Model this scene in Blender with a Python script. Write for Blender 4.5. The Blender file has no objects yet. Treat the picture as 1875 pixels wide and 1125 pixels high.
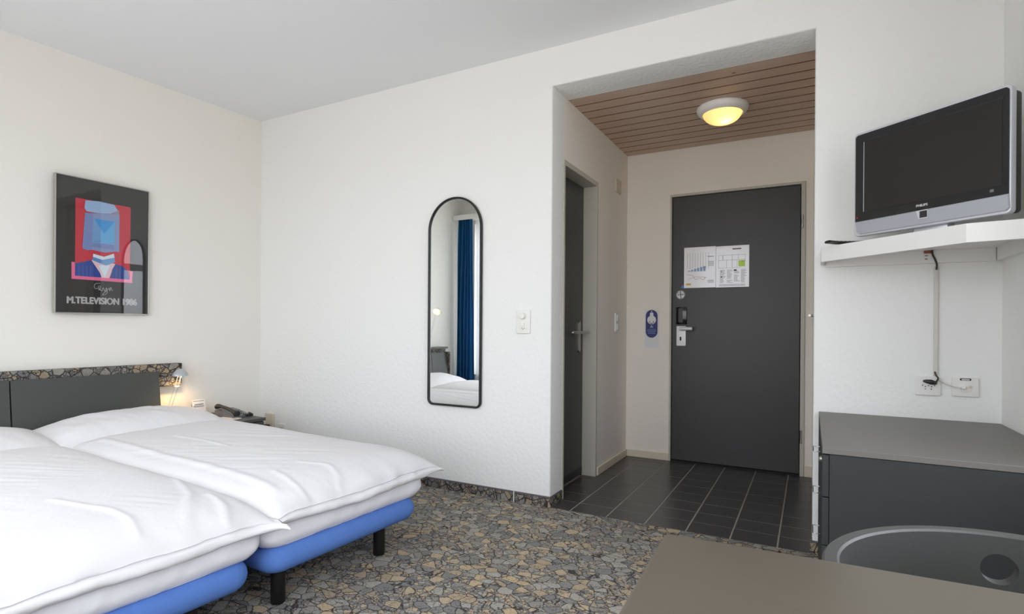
import bpy, bmesh, math, random
from mathutils import Vector, Matrix, noise
random.seed(7)
PI = math.pi
SC = bpy.context.scene
COL = SC.collection

# ------------------------------------------------------------------ camera, sky, daylight, exposure
YAW, PITCH, ROLL = -0.4949, -0.0007, 0.0067
FPX, CYPX = 1013.726, 599.895
cam_d = bpy.data.cameras.new('camera'); cam = bpy.data.objects.new('camera', cam_d); COL.objects.link(cam)
fw = Vector((math.sin(YAW)*math.cos(PITCH), math.cos(YAW)*math.cos(PITCH), math.sin(PITCH)))
rt = Vector((math.cos(YAW), -math.sin(YAW), 0)); up = rt.cross(fw)
r2 = math.cos(ROLL)*rt + math.sin(ROLL)*up; u2 = -math.sin(ROLL)*rt + math.cos(ROLL)*up
cam.matrix_world = Matrix(((r2.x, u2.x, -fw.x, 3.7494), (r2.y, u2.y, -fw.y, -2.8472), (r2.z, u2.z, -fw.z, 1.0145), (0, 0, 0, 1)))
cam_d.sensor_width = 36.0; cam_d.lens = FPX*36/1875; cam_d.shift_y = (CYPX-562.5)/1875
cam_d.clip_start = 0.02
SC.camera = cam

w = bpy.data.worlds.new('sky'); SC.world = w; w.use_nodes = True
nt = w.node_tree; bg = nt.nodes['Background']
geo = nt.nodes.new('ShaderNodeTexCoord'); sep = nt.nodes.new('ShaderNodeSeparateXYZ'); mr = nt.nodes.new('ShaderNodeMapRange')
rampw = nt.nodes.new('ShaderNodeMix'); rampw.data_type = 'RGBA'
nt.links.new(geo.outputs['Generated'], sep.inputs[0]); nt.links.new(sep.outputs['Z'], mr.inputs['Value'])
mr.inputs['From Min'].default_value = -0.06; mr.inputs['From Max'].default_value = 0.06
nt.links.new(mr.outputs['Result'], rampw.inputs['Factor'])
rampw.inputs['A'].default_value = (0.66, 0.65, 0.64, 1)      # pale ground outside
rampw.inputs['B'].default_value = (0.94, 0.98, 1.06, 1)      # overcast bright sky
nt.links.new(rampw.outputs['Result'], bg.inputs['Color']); bg.inputs['Strength'].default_value = 3.0

WY = -3.05                                                   # window wall inner face
WINS = [(0.04, 1.95, 0.42, 2.30), (2.20, 3.95, 0.42, 2.30)]
WR = (-2.75, -0.95, 0.68, 2.36)                              # window in the right wall: y0, y1, z0, z1
for (xa, xb, za, zb) in WINS:
    ld = bpy.data.lights.new('daylight_portal', 'AREA'); ld.shape = 'RECTANGLE'; ld.size = xb-xa; ld.size_y = zb-za
    ld.cycles.is_portal = True
    lo = bpy.data.objects.new('daylight_portal', ld); COL.objects.link(lo)
    lo.location = ((xa+xb)/2, WY-0.22, (za+zb)/2); lo.rotation_euler = (PI/2, 0, 0)   # -Z of lamp -> +Y into the room

ld = bpy.data.lights.new('daylight_portal', 'AREA'); ld.shape = 'RECTANGLE'; ld.size = WR[3]-WR[2]; ld.size_y = WR[1]-WR[0]
ld.cycles.is_portal = True
lo = bpy.data.objects.new('daylight_portal', ld); COL.objects.link(lo)
lo.location = (4.415+0.22, (WR[0]+WR[1])/2, (WR[2]+WR[3])/2); lo.rotation_euler = (0, PI/2, 0)    # -Z of lamp -> -X into the room
SC.view_settings.view_transform = 'Standard'; SC.view_settings.look = 'None'; SC.view_settings.gamma = 1
SC.view_settings.use_curve_mapping = False
SC.view_settings.exposure = 0.62
cy = SC.cycles
cy.use_denoising = True; cy.max_bounces = 14; cy.diffuse_bounces = 8; cy.glossy_bounces = 6; cy.transparent_max_bounces = 12
cy.sample_clamp_indirect = 6.0; cy.caustics_reflective = False; cy.caustics_refractive = False

# ------------------------------------------------------------------ materials
def s2l(c):
    return tuple(((v/255)/12.92 if v/255 <= 0.04045 else ((v/255+0.055)/1.055)**2.4) for v in c)
def mat(name, rgb, rough=0.5, metal=0.0, spec=0.5, bump=0.0, bscale=60, var=0.0, vscale=8, coat=0.0, trans=0.0, bdist=0.01):
    m = bpy.data.materials.new(name); m.use_nodes = True; t = m.node_tree; b = t.nodes['Principled BSDF']
    c = s2l(rgb) + (1,)
    b.inputs['Base Color'].default_value = c; b.inputs['Roughness'].default_value = rough; b.inputs['Metallic'].default_value = metal
    b.inputs['Specular IOR Level'].default_value = spec; b.inputs['Coat Weight'].default_value = coat; b.inputs['Coat Roughness'].default_value = 0.08
    tc = t.nodes.new('ShaderNodeTexCoord')
    if bump > 0:
        n = t.nodes.new('ShaderNodeTexNoise'); n.inputs['Scale'].default_value = bscale; n.inputs['Detail'].default_value = 3
        bp = t.nodes.new('ShaderNodeBump'); bp.inputs['Strength'].default_value = bump; bp.inputs['Distance'].default_value = bdist
        t.links.new(tc.outputs['Object'], n.inputs['Vector']); t.links.new(n.outputs['Fac'], bp.inputs['Height']); t.links.new(bp.outputs['Normal'], b.inputs['Normal'])
    if var > 0:
        n2 = t.nodes.new('ShaderNodeTexNoise'); n2.inputs['Scale'].default_value = vscale; n2.inputs['Detail'].default_value = 4
        mx = t.nodes.new('ShaderNodeMix'); mx.data_type = 'RGBA'
        mx.inputs['A'].default_value = tuple(v*(1-var) for v in c[:3])+(1,); mx.inputs['B'].default_value = tuple(min(1, v*(1+var)) for v in c[:3])+(1,)
        t.links.new(tc.outputs['Object'], n2.inputs['Vector']); t.links.new(n2.outputs['Fac'], mx.inputs['Factor']); t.links.new(mx.outputs['Result'], b.inputs['Base Color'])
    return m
M = {}
M['plaster'] = mat('white_plaster', (232, 231, 227), 0.9, bump=0.16, bscale=55, var=0.012, vscale=3, spec=0.2)
M['rough_plaster'] = mat('rough_white_plaster', (232, 232, 229), 0.9, bump=0.32, bscale=46, spec=0.2)
M['warm_plaster'] = mat('cream_plaster', (232, 230, 223), 0.9, bump=0.12, bscale=55, var=0.012, vscale=3, spec=0.2)
M['ceiling'] = mat('ceiling_paint', (232, 233, 235), 0.95, bump=0.06, bscale=40, spec=0.1)
M['hall_plaster'] = mat('hall_plaster', (239, 233, 223), 0.9, bump=0.3, bscale=60, spec=0.2)
M['frame_paint'] = mat('greige_frame_paint', (192, 189, 176), 0.45)
M['door'] = mat('anthracite_laminate', (53, 52, 51), 0.42, bump=0.05, bscale=300, var=0.06, vscale=30)
M['bath_door'] = mat('dark_green_grey_door', (66, 66, 62), 0.4, var=0.05, vscale=20)
M['cream_base'] = mat('cream_skirting', (222, 211, 190), 0.5, var=0.06, vscale=10)
M['bed_grey'] = mat('dark_slate_laminate', (66, 68, 65), 0.45, bump=0.05, bscale=250, var=0.05, vscale=30)
M['chest_grey'] = mat('slate_veneer', (54, 56, 56), 0.5, spec=0.3, bump=0.05, bscale=250, var=0.05, vscale=25)
M['chest_top'] = mat('slate_top', (110, 107, 102), 0.45, bump=0.04, bscale=200, var=0.04, vscale=12)
M['table_grey'] = mat('warm_grey_laminate', (96, 89, 77), 0.4, bump=0.012, bscale=350, var=0.03, vscale=10)
M['chair_grey'] = mat('grey_lacquer', (68, 69, 67), 0.38, bump=0.04, bscale=200, var=0.03, vscale=14)
M['blue'] = mat('blue_bed_fabric', (94, 132, 204), 0.85, bump=0.15, bscale=500, var=0.08, vscale=14, spec=0.2)
M['linen'] = mat('white_linen', (227, 226, 227), 0.85, bump=0.14, bscale=24, spec=0.15)
M['sheet'] = mat('white_fitted_sheet', (242, 242, 246), 0.85, bump=0.08, bscale=20, spec=0.15)
M['black'] = mat('black_plastic', (18, 18, 18), 0.4)
M['black_metal'] = mat('black_metal', (12, 12, 12), 0.45)
M['black_gloss'] = mat('glossy_black', (14, 14, 15), 0.12)
M['chrome'] = mat('chrome', (200, 200, 200), 0.15, metal=1)
M['steel'] = mat('brushed_steel', (190, 188, 182), 0.32, metal=1)
M['alu'] = mat('white_aluminium', (222, 222, 220), 0.35, metal=0.2)
M['silver'] = mat('silver_plastic', (168, 171, 178), 0.32, metal=0.35)
M['silver_light'] = mat('bright_silver', (205, 207, 212), 0.3, metal=0.3)
M['screen'] = mat('dark_screen', (38, 36, 34), 0.35, spec=0.3)
M['bezel'] = mat('black_bezel', (30, 30, 30), 0.2, spec=0.4)
M['white_plastic'] = mat('white_plastic', (226, 225, 220), 0.4)
M['white_paint'] = mat('white_shelf_paint', (228, 227, 224), 0.45)
M['beige_plastic'] = mat('beige_plastic', (206, 196, 178), 0.5)
M['hole'] = mat('socket_hole', (30, 29, 28), 0.7)
M['seam'] = mat('dark_gap', (22, 22, 22), 0.8)
M['grout'] = mat('grey_grout', (158, 152, 142), 0.9, var=0.1, vscale=30)
M['edge_band'] = mat('mauve_carpet_binding', (98, 92, 102), 0.9)
M['paper'] = mat('paper', (226, 225, 226), 0.6)
M['film'] = mat('laminated_paper', (240, 238, 240), 0.16, coat=0.6, bump=0.12, bscale=28)
M['ink'] = mat('grey_ink', (110, 110, 114), 0.5)
M['ink_dark'] = mat('dark_ink', (50, 50, 56), 0.5)
M['sticky'] = mat('lime_sticky_note', (214, 250, 112), 0.7)
M['orange'] = mat('orange_print', (228, 182, 66), 0.5)
M['blue_sticker'] = mat('blue_sticker', (66, 104, 170), 0.4)
M['pale_blue_ink'] = mat('pale_blue_print', (150, 178, 212), 0.5)
M['brown_ink'] = mat('brown_print', (190, 160, 140), 0.5)
M['hanger'] = mat('navy_card', (44, 48, 112), 0.4)
M['hanger_ink'] = mat('light_blue_print', (130, 150, 196), 0.5)
M['rust'] = mat('brown_bracket', (142, 88, 62), 0.6)
M['brown_cable'] = mat('dark_brown_cable', (52, 40, 40), 0.45)
M['white_cable'] = mat('white_cable', (206, 202, 194), 0.5)
M['red_led'] = mat('red_led', (190, 40, 36), 0.4)
M['backing'] = mat('dark_backing', (60, 44, 36), 0.9)
M['phone_grey'] = mat('grey_phone_plastic', (112, 114, 116), 0.4)
M['phone_dark'] = mat('dark_phone_plastic', (36, 34, 34), 0.4)
M['lamp_grey'] = mat('grey_lamp_metal', (186, 190, 192), 0.35, metal=0.4)
M['lamp_rim'] = mat('white_lamp_rim', (232, 230, 226), 0.4)
M['curtain'] = mat('blue_curtain_cloth', (52, 112, 160), 0.9, bump=0.1, bscale=200, spec=0.1)
M['rail_white'] = mat('rail_white', (226, 224, 216), 0.5)
M['frame_white'] = mat('window_frame_white', (224, 224, 222), 0.4)
P = {'black': mat('poster_black', (32, 31, 31), 0.5), 'red': mat('poster_red', (196, 48, 66), 0.5), 'pink': mat('poster_pink', (228, 108, 150), 0.5),
     'navy': mat('poster_blue', (42, 68, 146), 0.5), 'navy2': mat('poster_blue_stripe', (62, 88, 160), 0.5), 'blush': mat('poster_blush', (226, 194, 204), 0.5),
     'pale': mat('poster_pale', (214, 226, 236), 0.5), 'sky': mat('poster_sky', (112, 156, 204), 0.5), 'mid': mat('poster_mid_blue', (86, 136, 196), 0.5),
     'lilac': mat('poster_lilac', (134, 150, 192), 0.5), 'lilac2': mat('poster_lilac_dark', (118, 136, 186), 0.5), 'cap': mat('poster_cap', (150, 180, 216), 0.5),
     'cyan': mat('poster_cyan', (98, 170, 220), 0.5), 'tri': mat('poster_triangle', (52, 146, 214), 0.5), 'grey': mat('poster_grey', (150, 138, 150), 0.5),
     'text': mat('poster_lettering', (206, 206, 204), 0.5), 'sig': mat('poster_signature', (196, 194, 190), 0.5)}

def mirror_mat():
    m = bpy.data.materials.new('mirror_glass'); m.use_nodes = True; b = m.node_tree.nodes['Principled BSDF']
    b.inputs['Base Color'].default_value = (0.90, 0.92, 0.91, 1); b.inputs['Metallic'].default_value = 1; b.inputs['Roughness'].default_value = 0.0
    return m
M['mirror'] = mirror_mat()
def pane_mat(name, refl=1.0):
    m = bpy.data.materials.new(name); m.use_nodes = True; t = m.node_tree; t.nodes.remove(t.nodes['Principled BSDF'])
    o = t.nodes['Material Output']; tr = t.nodes.new('ShaderNodeBsdfTransparent'); gl = t.nodes.new('ShaderNodeBsdfGlossy'); gl.inputs['Roughness'].default_value = 0.0
    fr = t.nodes.new('ShaderNodeFresnel'); fr.inputs['IOR'].default_value = 1.5
    ml = t.nodes.new('ShaderNodeMath'); ml.operation = 'MULTIPLY'; ml.inputs[1].default_value = refl; ml.use_clamp = True
    gm = t.nodes.new('ShaderNodeNewGeometry'); iv = t.nodes.new('ShaderNodeMath'); iv.operation = 'SUBTRACT'; iv.inputs[0].default_value = 1
    t.links.new(gm.outputs['Backfacing'], iv.inputs[1]); m0 = t.nodes.new('ShaderNodeMath'); m0.operation = 'MULTIPLY'
    t.links.new(fr.outputs[0], m0.inputs[0]); t.links.new(iv.outputs[0], m0.inputs[1])
    mx = t.nodes.new('ShaderNodeMixShader'); t.links.new(m0.outputs[0], ml.inputs[0]); t.links.new(ml.outputs[0], mx.inputs[0])
    t.links.new(tr.outputs[0], mx.inputs[1]); t.links.new(gl.outputs[0], mx.inputs[2]); t.links.new(mx.outputs[0], o.inputs[0])
    return m
M['pane'] = pane_mat('clear_pane', 1.0); M['poster_glass'] = pane_mat('poster_glass', 1.6)
def sheer_mat():
    m = bpy.data.materials.new('white_sheer'); m.use_nodes = True; t = m.node_tree; t.nodes.remove(t.nodes['Principled BSDF'])
    o = t.nodes['Material Output']; tr = t.nodes.new('ShaderNodeBsdfTransparent'); df = t.nodes.new('ShaderNodeBsdfDiffuse'); tl = t.nodes.new('ShaderNodeBsdfTranslucent')
    df.inputs[0].default_value = (.9, .9, .9, 1); tl.inputs[0].default_value = (.9, .92, .94, 1)
    a = t.nodes.new('ShaderNodeMixShader'); a.inputs[0].default_value = .5; b = t.nodes.new('ShaderNodeMixShader'); b.inputs[0].default_value = .6
    t.links.new(df.outputs[0], a.inputs[1]); t.links.new(tl.outputs[0], a.inputs[2]); t.links.new(tr.outputs[0], b.inputs[1]); t.links.new(a.outputs[0], b.inputs[2])
    t.links.new(b.outputs[0], o.inputs[0]); return m
M['sheer'] = sheer_mat()
def dome_mat():
    m = bpy.data.materials.new('frosted_dome'); m.use_nodes = True; t = m.node_tree; t.nodes.remove(t.nodes['Principled BSDF'])
    o = t.nodes['Material Output']; df = t.nodes.new('ShaderNodeBsdfDiffuse'); tl = t.nodes.new('ShaderNodeBsdfTranslucent')
    df.inputs[0].default_value = (.9, .84, .72, 1); tl.inputs[0].default_value = (.95, .86, .62, 1)
    a = t.nodes.new('ShaderNodeMixShader'); a.inputs[0].default_value = .65
    t.links.new(df.outputs[0], a.inputs[1]); t.links.new(tl.outputs[0], a.inputs[2]); t.links.new(a.outputs[0], o.inputs[0]); return m
M['dome'] = dome_mat()
def emit_mat(name, rgb, s):
    m = bpy.data.materials.new(name); m.use_nodes = True; b = m.node_tree.nodes['Principled BSDF']
    b.inputs['Emission Color'].default_value = rgb+(1,); b.inputs['Emission Strength'].default_value = s; b.inputs['Base Color'].default_value = rgb+(1,); return m
M['bulb'] = emit_mat('halogen_bulb', (1, .74, .42), 40)

def stone_mat(name, scale, edge, dark=1.0, aniso=(1, 1, 1)):
    """carpet printed with broken stones: voronoi cells with dark joints, grey / beige / blue-grey, some finely shattered"""
    m = bpy.data.materials.new(name); m.use_nodes = True; t = m.node_tree; b = t.nodes['Principled BSDF']; N = t.nodes.new; Lk = t.links.new
    b.inputs['Roughness'].default_value = 0.95; b.inputs['Specular IOR Level'].default_value = 0.1
    tc = N('ShaderNodeTexCoord')
    mpa = N('ShaderNodeMapping'); mpa.inputs['Scale'].default_value = aniso; Lk(tc.outputs['Object'], mpa.inputs['Vector'])
    nz = N('ShaderNodeTexNoise'); nz.inputs['Scale'].default_value = scale*0.8; nz.inputs['Detail'].default_value = 5; nz.inputs['Roughness'].default_value = .7
    Lk(mpa.outputs[0], nz.inputs['Vector'])
    sub = N('ShaderNodeVectorMath'); sub.operation = 'SUBTRACT'; sub.inputs[1].default_value = (.5, .5, .5); Lk(nz.outputs['Color'], sub.inputs[0])
    scl = N('ShaderNodeVectorMath'); scl.operation = 'SCALE'; scl.inputs['Scale'].default_value = 0.5/scale; Lk(sub.outputs[0], scl.inputs[0])
    add = N('ShaderNodeVectorMath'); add.operation = 'ADD'; Lk(mpa.outputs[0], add.inputs[0]); Lk(scl.outputs[0], add.inputs[1])
    def vor(sc, feat):
        v = N('ShaderNodeTexVoronoi'); v.feature = feat; v.inputs['Scale'].default_value = sc; v.inputs['Randomness'].default_value = 1
        Lk(add.outputs[0], v.inputs['Vector']); return v
    v1 = vor(scale, 'F1'); e1 = vor(scale, 'DISTANCE_TO_EDGE'); v2 = vor(scale*2.4, 'F1'); e2 = vor(scale*2.4, 'DISTANCE_TO_EDGE')
    sp = N('ShaderNodeSeparateColor'); Lk(v1.outputs['Color'], sp.inputs[0])
    sp2 = N('ShaderNodeSeparateColor'); Lk(v2.outputs['Color'], sp2.inputs[0])
    def ramp(inp):
        r = N('ShaderNodeValToRGB'); r.color_ramp.interpolation = 'CONSTANT'
        stops = [(0, (146, 142, 134)), (.16, (166, 162, 152)), (.30, (182, 165, 140)), (.42, (130, 130, 128)), (.55, (154, 151, 142)), (.66, (172, 156, 132)), (.76, (136, 135, 130)), (.86, (164, 161, 152)), (.94, (188, 168, 138))]
        el = r.color_ramp.elements
        el[0].position = 0; el[0].color = tuple(x*dark for x in s2l(stops[0][1]))+(1,)
        el[1].position = stops[1][0]; el[1].color = tuple(x*dark for x in s2l(stops[1][1]))+(1,)
        for p_, c_ in stops[2:]:
            q = el.new(p_); q.color = tuple(x*dark for x in s2l(c_))+(1,)
        Lk(inp, r.inputs[0]); return r
    c1 = ramp(sp.outputs[0]); c2 = ramp(sp2.outputs[0])
    # shattered cells show the finer net
    sh = N('ShaderNodeMath'); sh.operation = 'GREATER_THAN'; sh.inputs[1].default_value = 0.52; Lk(sp.outputs[1], sh.inputs[0])
    mc = N('ShaderNodeMix'); mc.data_type = 'RGBA'; Lk(sh.outputs[0], mc.inputs['Factor']); Lk(c1.outputs[0], mc.inputs['A']); Lk(c2.outputs[0], mc.inputs['B'])
    def line(v, lo, hi):
        r = N('ShaderNodeMapRange'); r.inputs['From Min'].default_value = lo; r.inputs['From Max'].default_value = hi; Lk(v.outputs['Distance'], r.inputs['Value']); return r
    l1 = line(e1, edge, edge*2.4); l2 = line(e2, edge*1.0, edge*3.4)
    # 1 where the fine joint is absent or the cell is whole
    inv = N('ShaderNodeMath'); inv.operation = 'SUBTRACT'; inv.inputs[0].default_value = 1; Lk(sh.outputs[0], inv.inputs[1])
    mx = N('ShaderNodeMath'); mx.operation = 'MAXIMUM'; Lk(inv.outputs[0], mx.inputs[0]); Lk(l2.outputs['Result'], mx.inputs[1])
    # loose cracks running through every stone
    e3 = vor(scale*1.35, 'DISTANCE_TO_EDGE'); of = N('ShaderNodeVectorMath'); of.operation = 'ADD'; of.inputs[1].default_value = (3.3, 1.7, 0)
    Lk(add.outputs[0], of.inputs[0]); Lk(of.outputs[0], e3.inputs['Vector']); l3 = line(e3, edge*.35, edge*1.3)
    n3 = N('ShaderNodeTexNoise'); n3.inputs['Scale'].default_value = scale*.9; Lk(tc.outputs['Object'], n3.inputs['Vector'])
    g3 = N('ShaderNodeMath'); g3.operation = 'GREATER_THAN'; g3.inputs[1].default_value = .5; Lk(n3.outputs['Fac'], g3.inputs[0])
    x3 = N('ShaderNodeMath'); x3.operation = 'MAXIMUM'; Lk(g3.outputs[0], x3.inputs[0]); Lk(l3.outputs['Result'], x3.inputs[1])
    y3 = N('ShaderNodeMath'); y3.operation = 'MULTIPLY'; Lk(mx.outputs[0], y3.inputs[0]); Lk(x3.outputs[0], y3.inputs[1]); mx = y3
    ml = N('ShaderNodeMath'); ml.operation = 'MULTIPLY'; Lk(mx.outputs[0], ml.inputs[0]); Lk(l1.outputs['Result'], ml.inputs[1])
    # speckle
    ns = N('ShaderNodeTexNoise'); ns.inputs['Scale'].default_value = scale*9; ns.inputs['Detail'].default_value = 3; Lk(tc.outputs['Object'], ns.inputs['Vector'])
    spk = N('ShaderNodeMapRange'); spk.inputs['From Min'].default_value = .34; spk.inputs['From Max'].default_value = .52; spk.inputs['To Min'].default_value = .55; Lk(ns.outputs['Fac'], spk.inputs['Value'])
    m2 = N('ShaderNodeMath'); m2.operation = 'MULTIPLY'; Lk(ml.outputs[0], m2.inputs[0]); Lk(spk.outputs['Result'], m2.inputs[1])
    fin = N('ShaderNodeMix'); fin.data_type = 'RGBA'; fin.inputs['A'].default_value = tuple(x*dark for x in s2l((64, 60, 60)))+(1,)
    Lk(m2.outputs[0], fin.inputs['Factor']); Lk(mc.outputs['Result'], fin.inputs['B']); Lk(fin.outputs['Result'], b.inputs['Base Color'])
    return m
M['carpet'] = stone_mat('stone_print_carpet', 18.5, 0.017, 1.04, (1.0, 1.25, 1.0))
M['carpet_trim'] = stone_mat('stone_print_trim', 23.0, 0.03, 0.8)

def tile_mat():
    m = mat('dark_speckled_tile', (58, 56, 55), 0.3, var=0.0); t = m.node_tree; b = t.nodes['Principled BSDF']
    tc = t.nodes.new('ShaderNodeTexCoord'); n = t.nodes.new('ShaderNodeTexNoise'); n.inputs['Scale'].default_value = 170; n.inputs['Detail'].default_value = 2
    r = t.nodes.new('ShaderNodeValToRGB'); r.color_ramp.elements[0].position = .35; r.color_ramp.elements[0].color = s2l((48, 46, 45))+(1,)
    r.color_ramp.elements[1].position = .7; r.color_ramp.elements[1].color = s2l((90, 87, 86))+(1,)
    t.links.new(tc.outputs['Object'], n.inputs['Vector']); t.links.new(n.outputs['Fac'], r.inputs[0]); t.links.new(r.outputs[0], b.inputs['Base Color'])
    return m
M['tile'] = tile_mat()
def plank_mat():
    m = mat('limed_pine', (150, 126, 112), 0.38, var=0.0); t = m.node_tree; b = t.nodes['Principled BSDF']
    tc = t.nodes.new('ShaderNodeTexCoord'); mp = t.nodes.new('ShaderNodeMapping'); mp.inputs['Scale'].default_value = (3, 60, 60)
    oi = t.nodes.new('ShaderNodeObjectInfo'); ad = t.nodes.new('ShaderNodeVectorMath'); ad.operation = 'ADD'
    cm = t.nodes.new('ShaderNodeCombineXYZ'); ml = t.nodes.new('ShaderNodeMath'); ml.operation = 'MULTIPLY'; ml.inputs[1].default_value = 20
    t.links.new(oi.outputs['Random'], ml.inputs[0]); t.links.new(ml.outputs[0], cm.inputs[0]); t.links.new(ml.outputs[0], cm.inputs[1])
    t.links.new(tc.outputs['Object'], ad.inputs[0]); t.links.new(cm.outputs[0], ad.inputs[1]); t.links.new(ad.outputs[0], mp.inputs[0])
    n = t.nodes.new('ShaderNodeTexNoise'); n.inputs['Scale'].default_value = 1; n.inputs['Detail'].default_value = 4; t.links.new(mp.outputs[0], n.inputs['Vector'])
    r = t.nodes.new('ShaderNodeValToRGB'); r.color_ramp.elements[0].position = .3; r.color_ramp.elements[0].color = s2l((184, 158, 138))+(1,)
    r.color_ramp.elements[1].position = .7; r.color_ramp.elements[1].color = s2l((208, 184, 164))+(1,)
    t.links.new(n.outputs['Fac'], r.inputs[0])
    # knots
    v = t.nodes.new('ShaderNodeTexVoronoi'); v.inputs['Scale'].default_value = 5.0; v.inputs['Randomness'].default_value = 1
    t.links.new(ad.outputs[0], v.inputs['Vector'])
    k = t.nodes.new('ShaderNodeMapRange'); k.inputs['From Min'].default_value = .03; k.inputs['From Max'].default_value = .07; t.links.new(v.outputs['Distance'], k.inputs['Value'])
    mx = t.nodes.new('ShaderNodeMix'); mx.data_type = 'RGBA'; mx.inputs['A'].default_value = s2l((92, 70, 58))+(1,)
    t.links.new(k.outputs['Result'], mx.inputs['Factor']); t.links.new(r.outputs[0], mx.inputs['B']); t.links.new(mx.outputs['Result'], b.inputs['Base Color'])
    return m
M['plank'] = plank_mat()

# ------------------------------------------------------------------ mesh helpers
def bm_new(): return bmesh.new()
def mesh_obj(name, bm, material, parent=None, smooth=None):
    bmesh.ops.recalc_face_normals(bm, faces=bm.faces[:])
    me = bpy.data.meshes.new(name); bm.to_mesh(me); bm.free()
    me.materials.append(material)
    if smooth:
        for p in me.polygons: p.use_smooth = True
        try: me.set_sharp_from_angle(angle=math.radians(smooth))
        except Exception: pass
    o = bpy.data.objects.new(name, me); COL.objects.link(o)
    if parent is not None: o.parent = parent
    return o
def tag(o, label, cat, group=None, kind=None):
    o['label'] = label
    if cat: o['category'] = cat
    if group: o['group'] = group
    if kind: o['kind'] = kind
    return o
def struct(o, label=None, cat=None):
    o['kind'] = 'structure'
    if label: o['label'] = label
    if cat: o['category'] = cat
    return o
def thing(name, label, cat, loc=(0, 0, 0), rz=0.0, group=None):
    o = bpy.data.objects.new(name, None); COL.objects.link(o); o.location = loc; o.rotation_euler = (0, 0, rz); o.empty_display_size = .1
    return tag(o, label, cat, group)
def box(bm, x0, x1, y0, y1, z0, z1, bev=0.0, seg=2):
    vs = [bm.verts.new((x, y, z)) for z in (z0, z1) for (x, y) in ((x0, y0), (x1, y0), (x1, y1), (x0, y1))]
    f = [(0, 1, 2, 3), (4, 5, 6, 7), (0, 1, 5, 4), (1, 2, 6, 5), (2, 3, 7, 6), (3, 0, 4, 7)]
    fs = [bm.faces.new([vs[i] for i in q]) for q in f]
    if bev > 0:
        es = list({e for q in fs for e in q.edges})
        bmesh.ops.bevel(bm, geom=es, offset=bev, segments=seg, profile=0.5, affect='EDGES')
    return bm
def prism(bm, pts, d, axis='Y', off=0.0):
    """extrude a polygon; axis: the extruded direction. pts in the other two axes"""
    def P3(p, t):
        if axis == 'Y': return (p[0], t, p[1])
        if axis == 'X': return (t, p[0], p[1])
        return (p[0], p[1], t)
    a = [bm.verts.new(P3(p, off)) for p in pts]; b = [bm.verts.new(P3(p, off+d)) for p in pts]
    bm.faces.new(a); bm.faces.new(b[::-1]); n = len(pts)
    for i in range(n): bm.faces.new((a[i], a[(i+1) % n], b[(i+1) % n], b[i]))
    return bm
def rrect(w, d, r, seg=6):
    r = max(1e-5, min(r, w/2-1e-5, d/2-1e-5)); out = []
    for cx, cy_, a0 in ((w/2-r, d/2-r, 0), (-w/2+r, d/2-r, PI/2), (-w/2+r, -d/2+r, PI), (w/2-r, -d/2+r, 1.5*PI)):
        for k in range(seg+1):
            a = a0+PI/2*k/seg; out.append((cx+r*math.cos(a), cy_+r*math.sin(a)))
    return out
def loft(bm, layers, cap=True):
    L = [[bm.verts.new(p) for p in lay] for lay in layers]; n = len(L[0])
    for i in range(len(L)-1):
        for j in range(n): bm.faces.new((L[i][j], L[i][(j+1) % n], L[i+1][(j+1) % n], L[i+1][j]))
    if cap: bm.faces.new(L[0][::-1]); bm.faces.new(L[-1])
    return bm
def roundbox(bm, w, d, h, rp, re, c=(0, 0, 0), seg=5, pseg=6, axis='Z', re_b=None):
    """rounded plan radius rp, rounded top/bottom edges re; c = centre; axis = the thickness direction"""
    if re_b is None: re_b = re
    lays = []
    def lay(inset, t):
        pts = rrect(w-2*inset, d-2*inset, max(rp-inset, 1e-4), pseg)
        if axis == 'Z': return [(c[0]+x, c[1]+y, c[2]+t) for x, y in pts]
        if axis == 'Y': return [(c[0]+x, c[1]+t, c[2]+y) for x, y in pts]
        return [(c[0]+t, c[1]+x, c[2]+y) for x, y in pts]
    for k in range(seg+1):
        a = PI/2*k/seg; lays.append(lay(re_b*(1-math.sin(a)), -h/2+re_b*(1-math.cos(a))))
    for k in range(seg+1):
        a = PI/2*k/seg; lays.append(lay(re*(1-math.cos(a)), h/2-re*(1-math.sin(a))))
    return loft(bm, lays)
def tube(bm, pts, r, n=8, cap=True, radii=None):
    pts = [Vector(p) for p in pts]; lays = []; prev = None
    for i, p in enumerate(pts):
        d = (pts[min(i+1, len(pts)-1)]-pts[max(i-1, 0)]).normalized()
        if prev is None:
            a = Vector((0, 0, 1)) if abs(d.z) < .9 else Vector((1, 0, 0)); u = d.cross(a).normalized()
        else: u = (prev-d*prev.dot(d)).normalized()
        prev = u; v = d.cross(u); rr = radii[i] if radii else r
        lays.append([p+u*(rr*math.cos(2*PI*k/n))+v*(rr*math.sin(2*PI*k/n)) for k in range(n)])
    return loft(bm, lays, cap)
def lathe(bm, prof, n=24, c=(0, 0, 0), axis='Z'):
    """prof: list of (r, t)"""
    def P3(r, t, a):
        x, y = r*math.cos(a), r*math.sin(a)
        if axis == 'Z': return (c[0]+x, c[1]+y, c[2]+t)
        if axis == 'Y': return (c[0]+x, c[1]+t, c[2]+y)
        return (c[0]+t, c[1]+x, c[2]+y)
    return loft(bm, [[P3(max(r, 1e-5), t, 2*PI*k/n) for k in range(n)] for r, t in prof])
def bez(p, n=8):
    """catmull-rom through p"""
    P_ = [Vector(q) for q in p]; P_ = [P_[0]*2-P_[1]]+P_+[P_[-1]*2-P_[-2]]; out = []
    for i in range(1, len(P_)-2):
        a, b, c, d = P_[i-1], P_[i], P_[i+1], P_[i+2]
        for k in range(n):
            t = k/n; out.append(0.5*((2*b)+(c-a)*t+(2*a-5*b+4*c-d)*t*t+(3*b-a-3*c+d)*t**3))
    out.append(P_[-2]); return out
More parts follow.
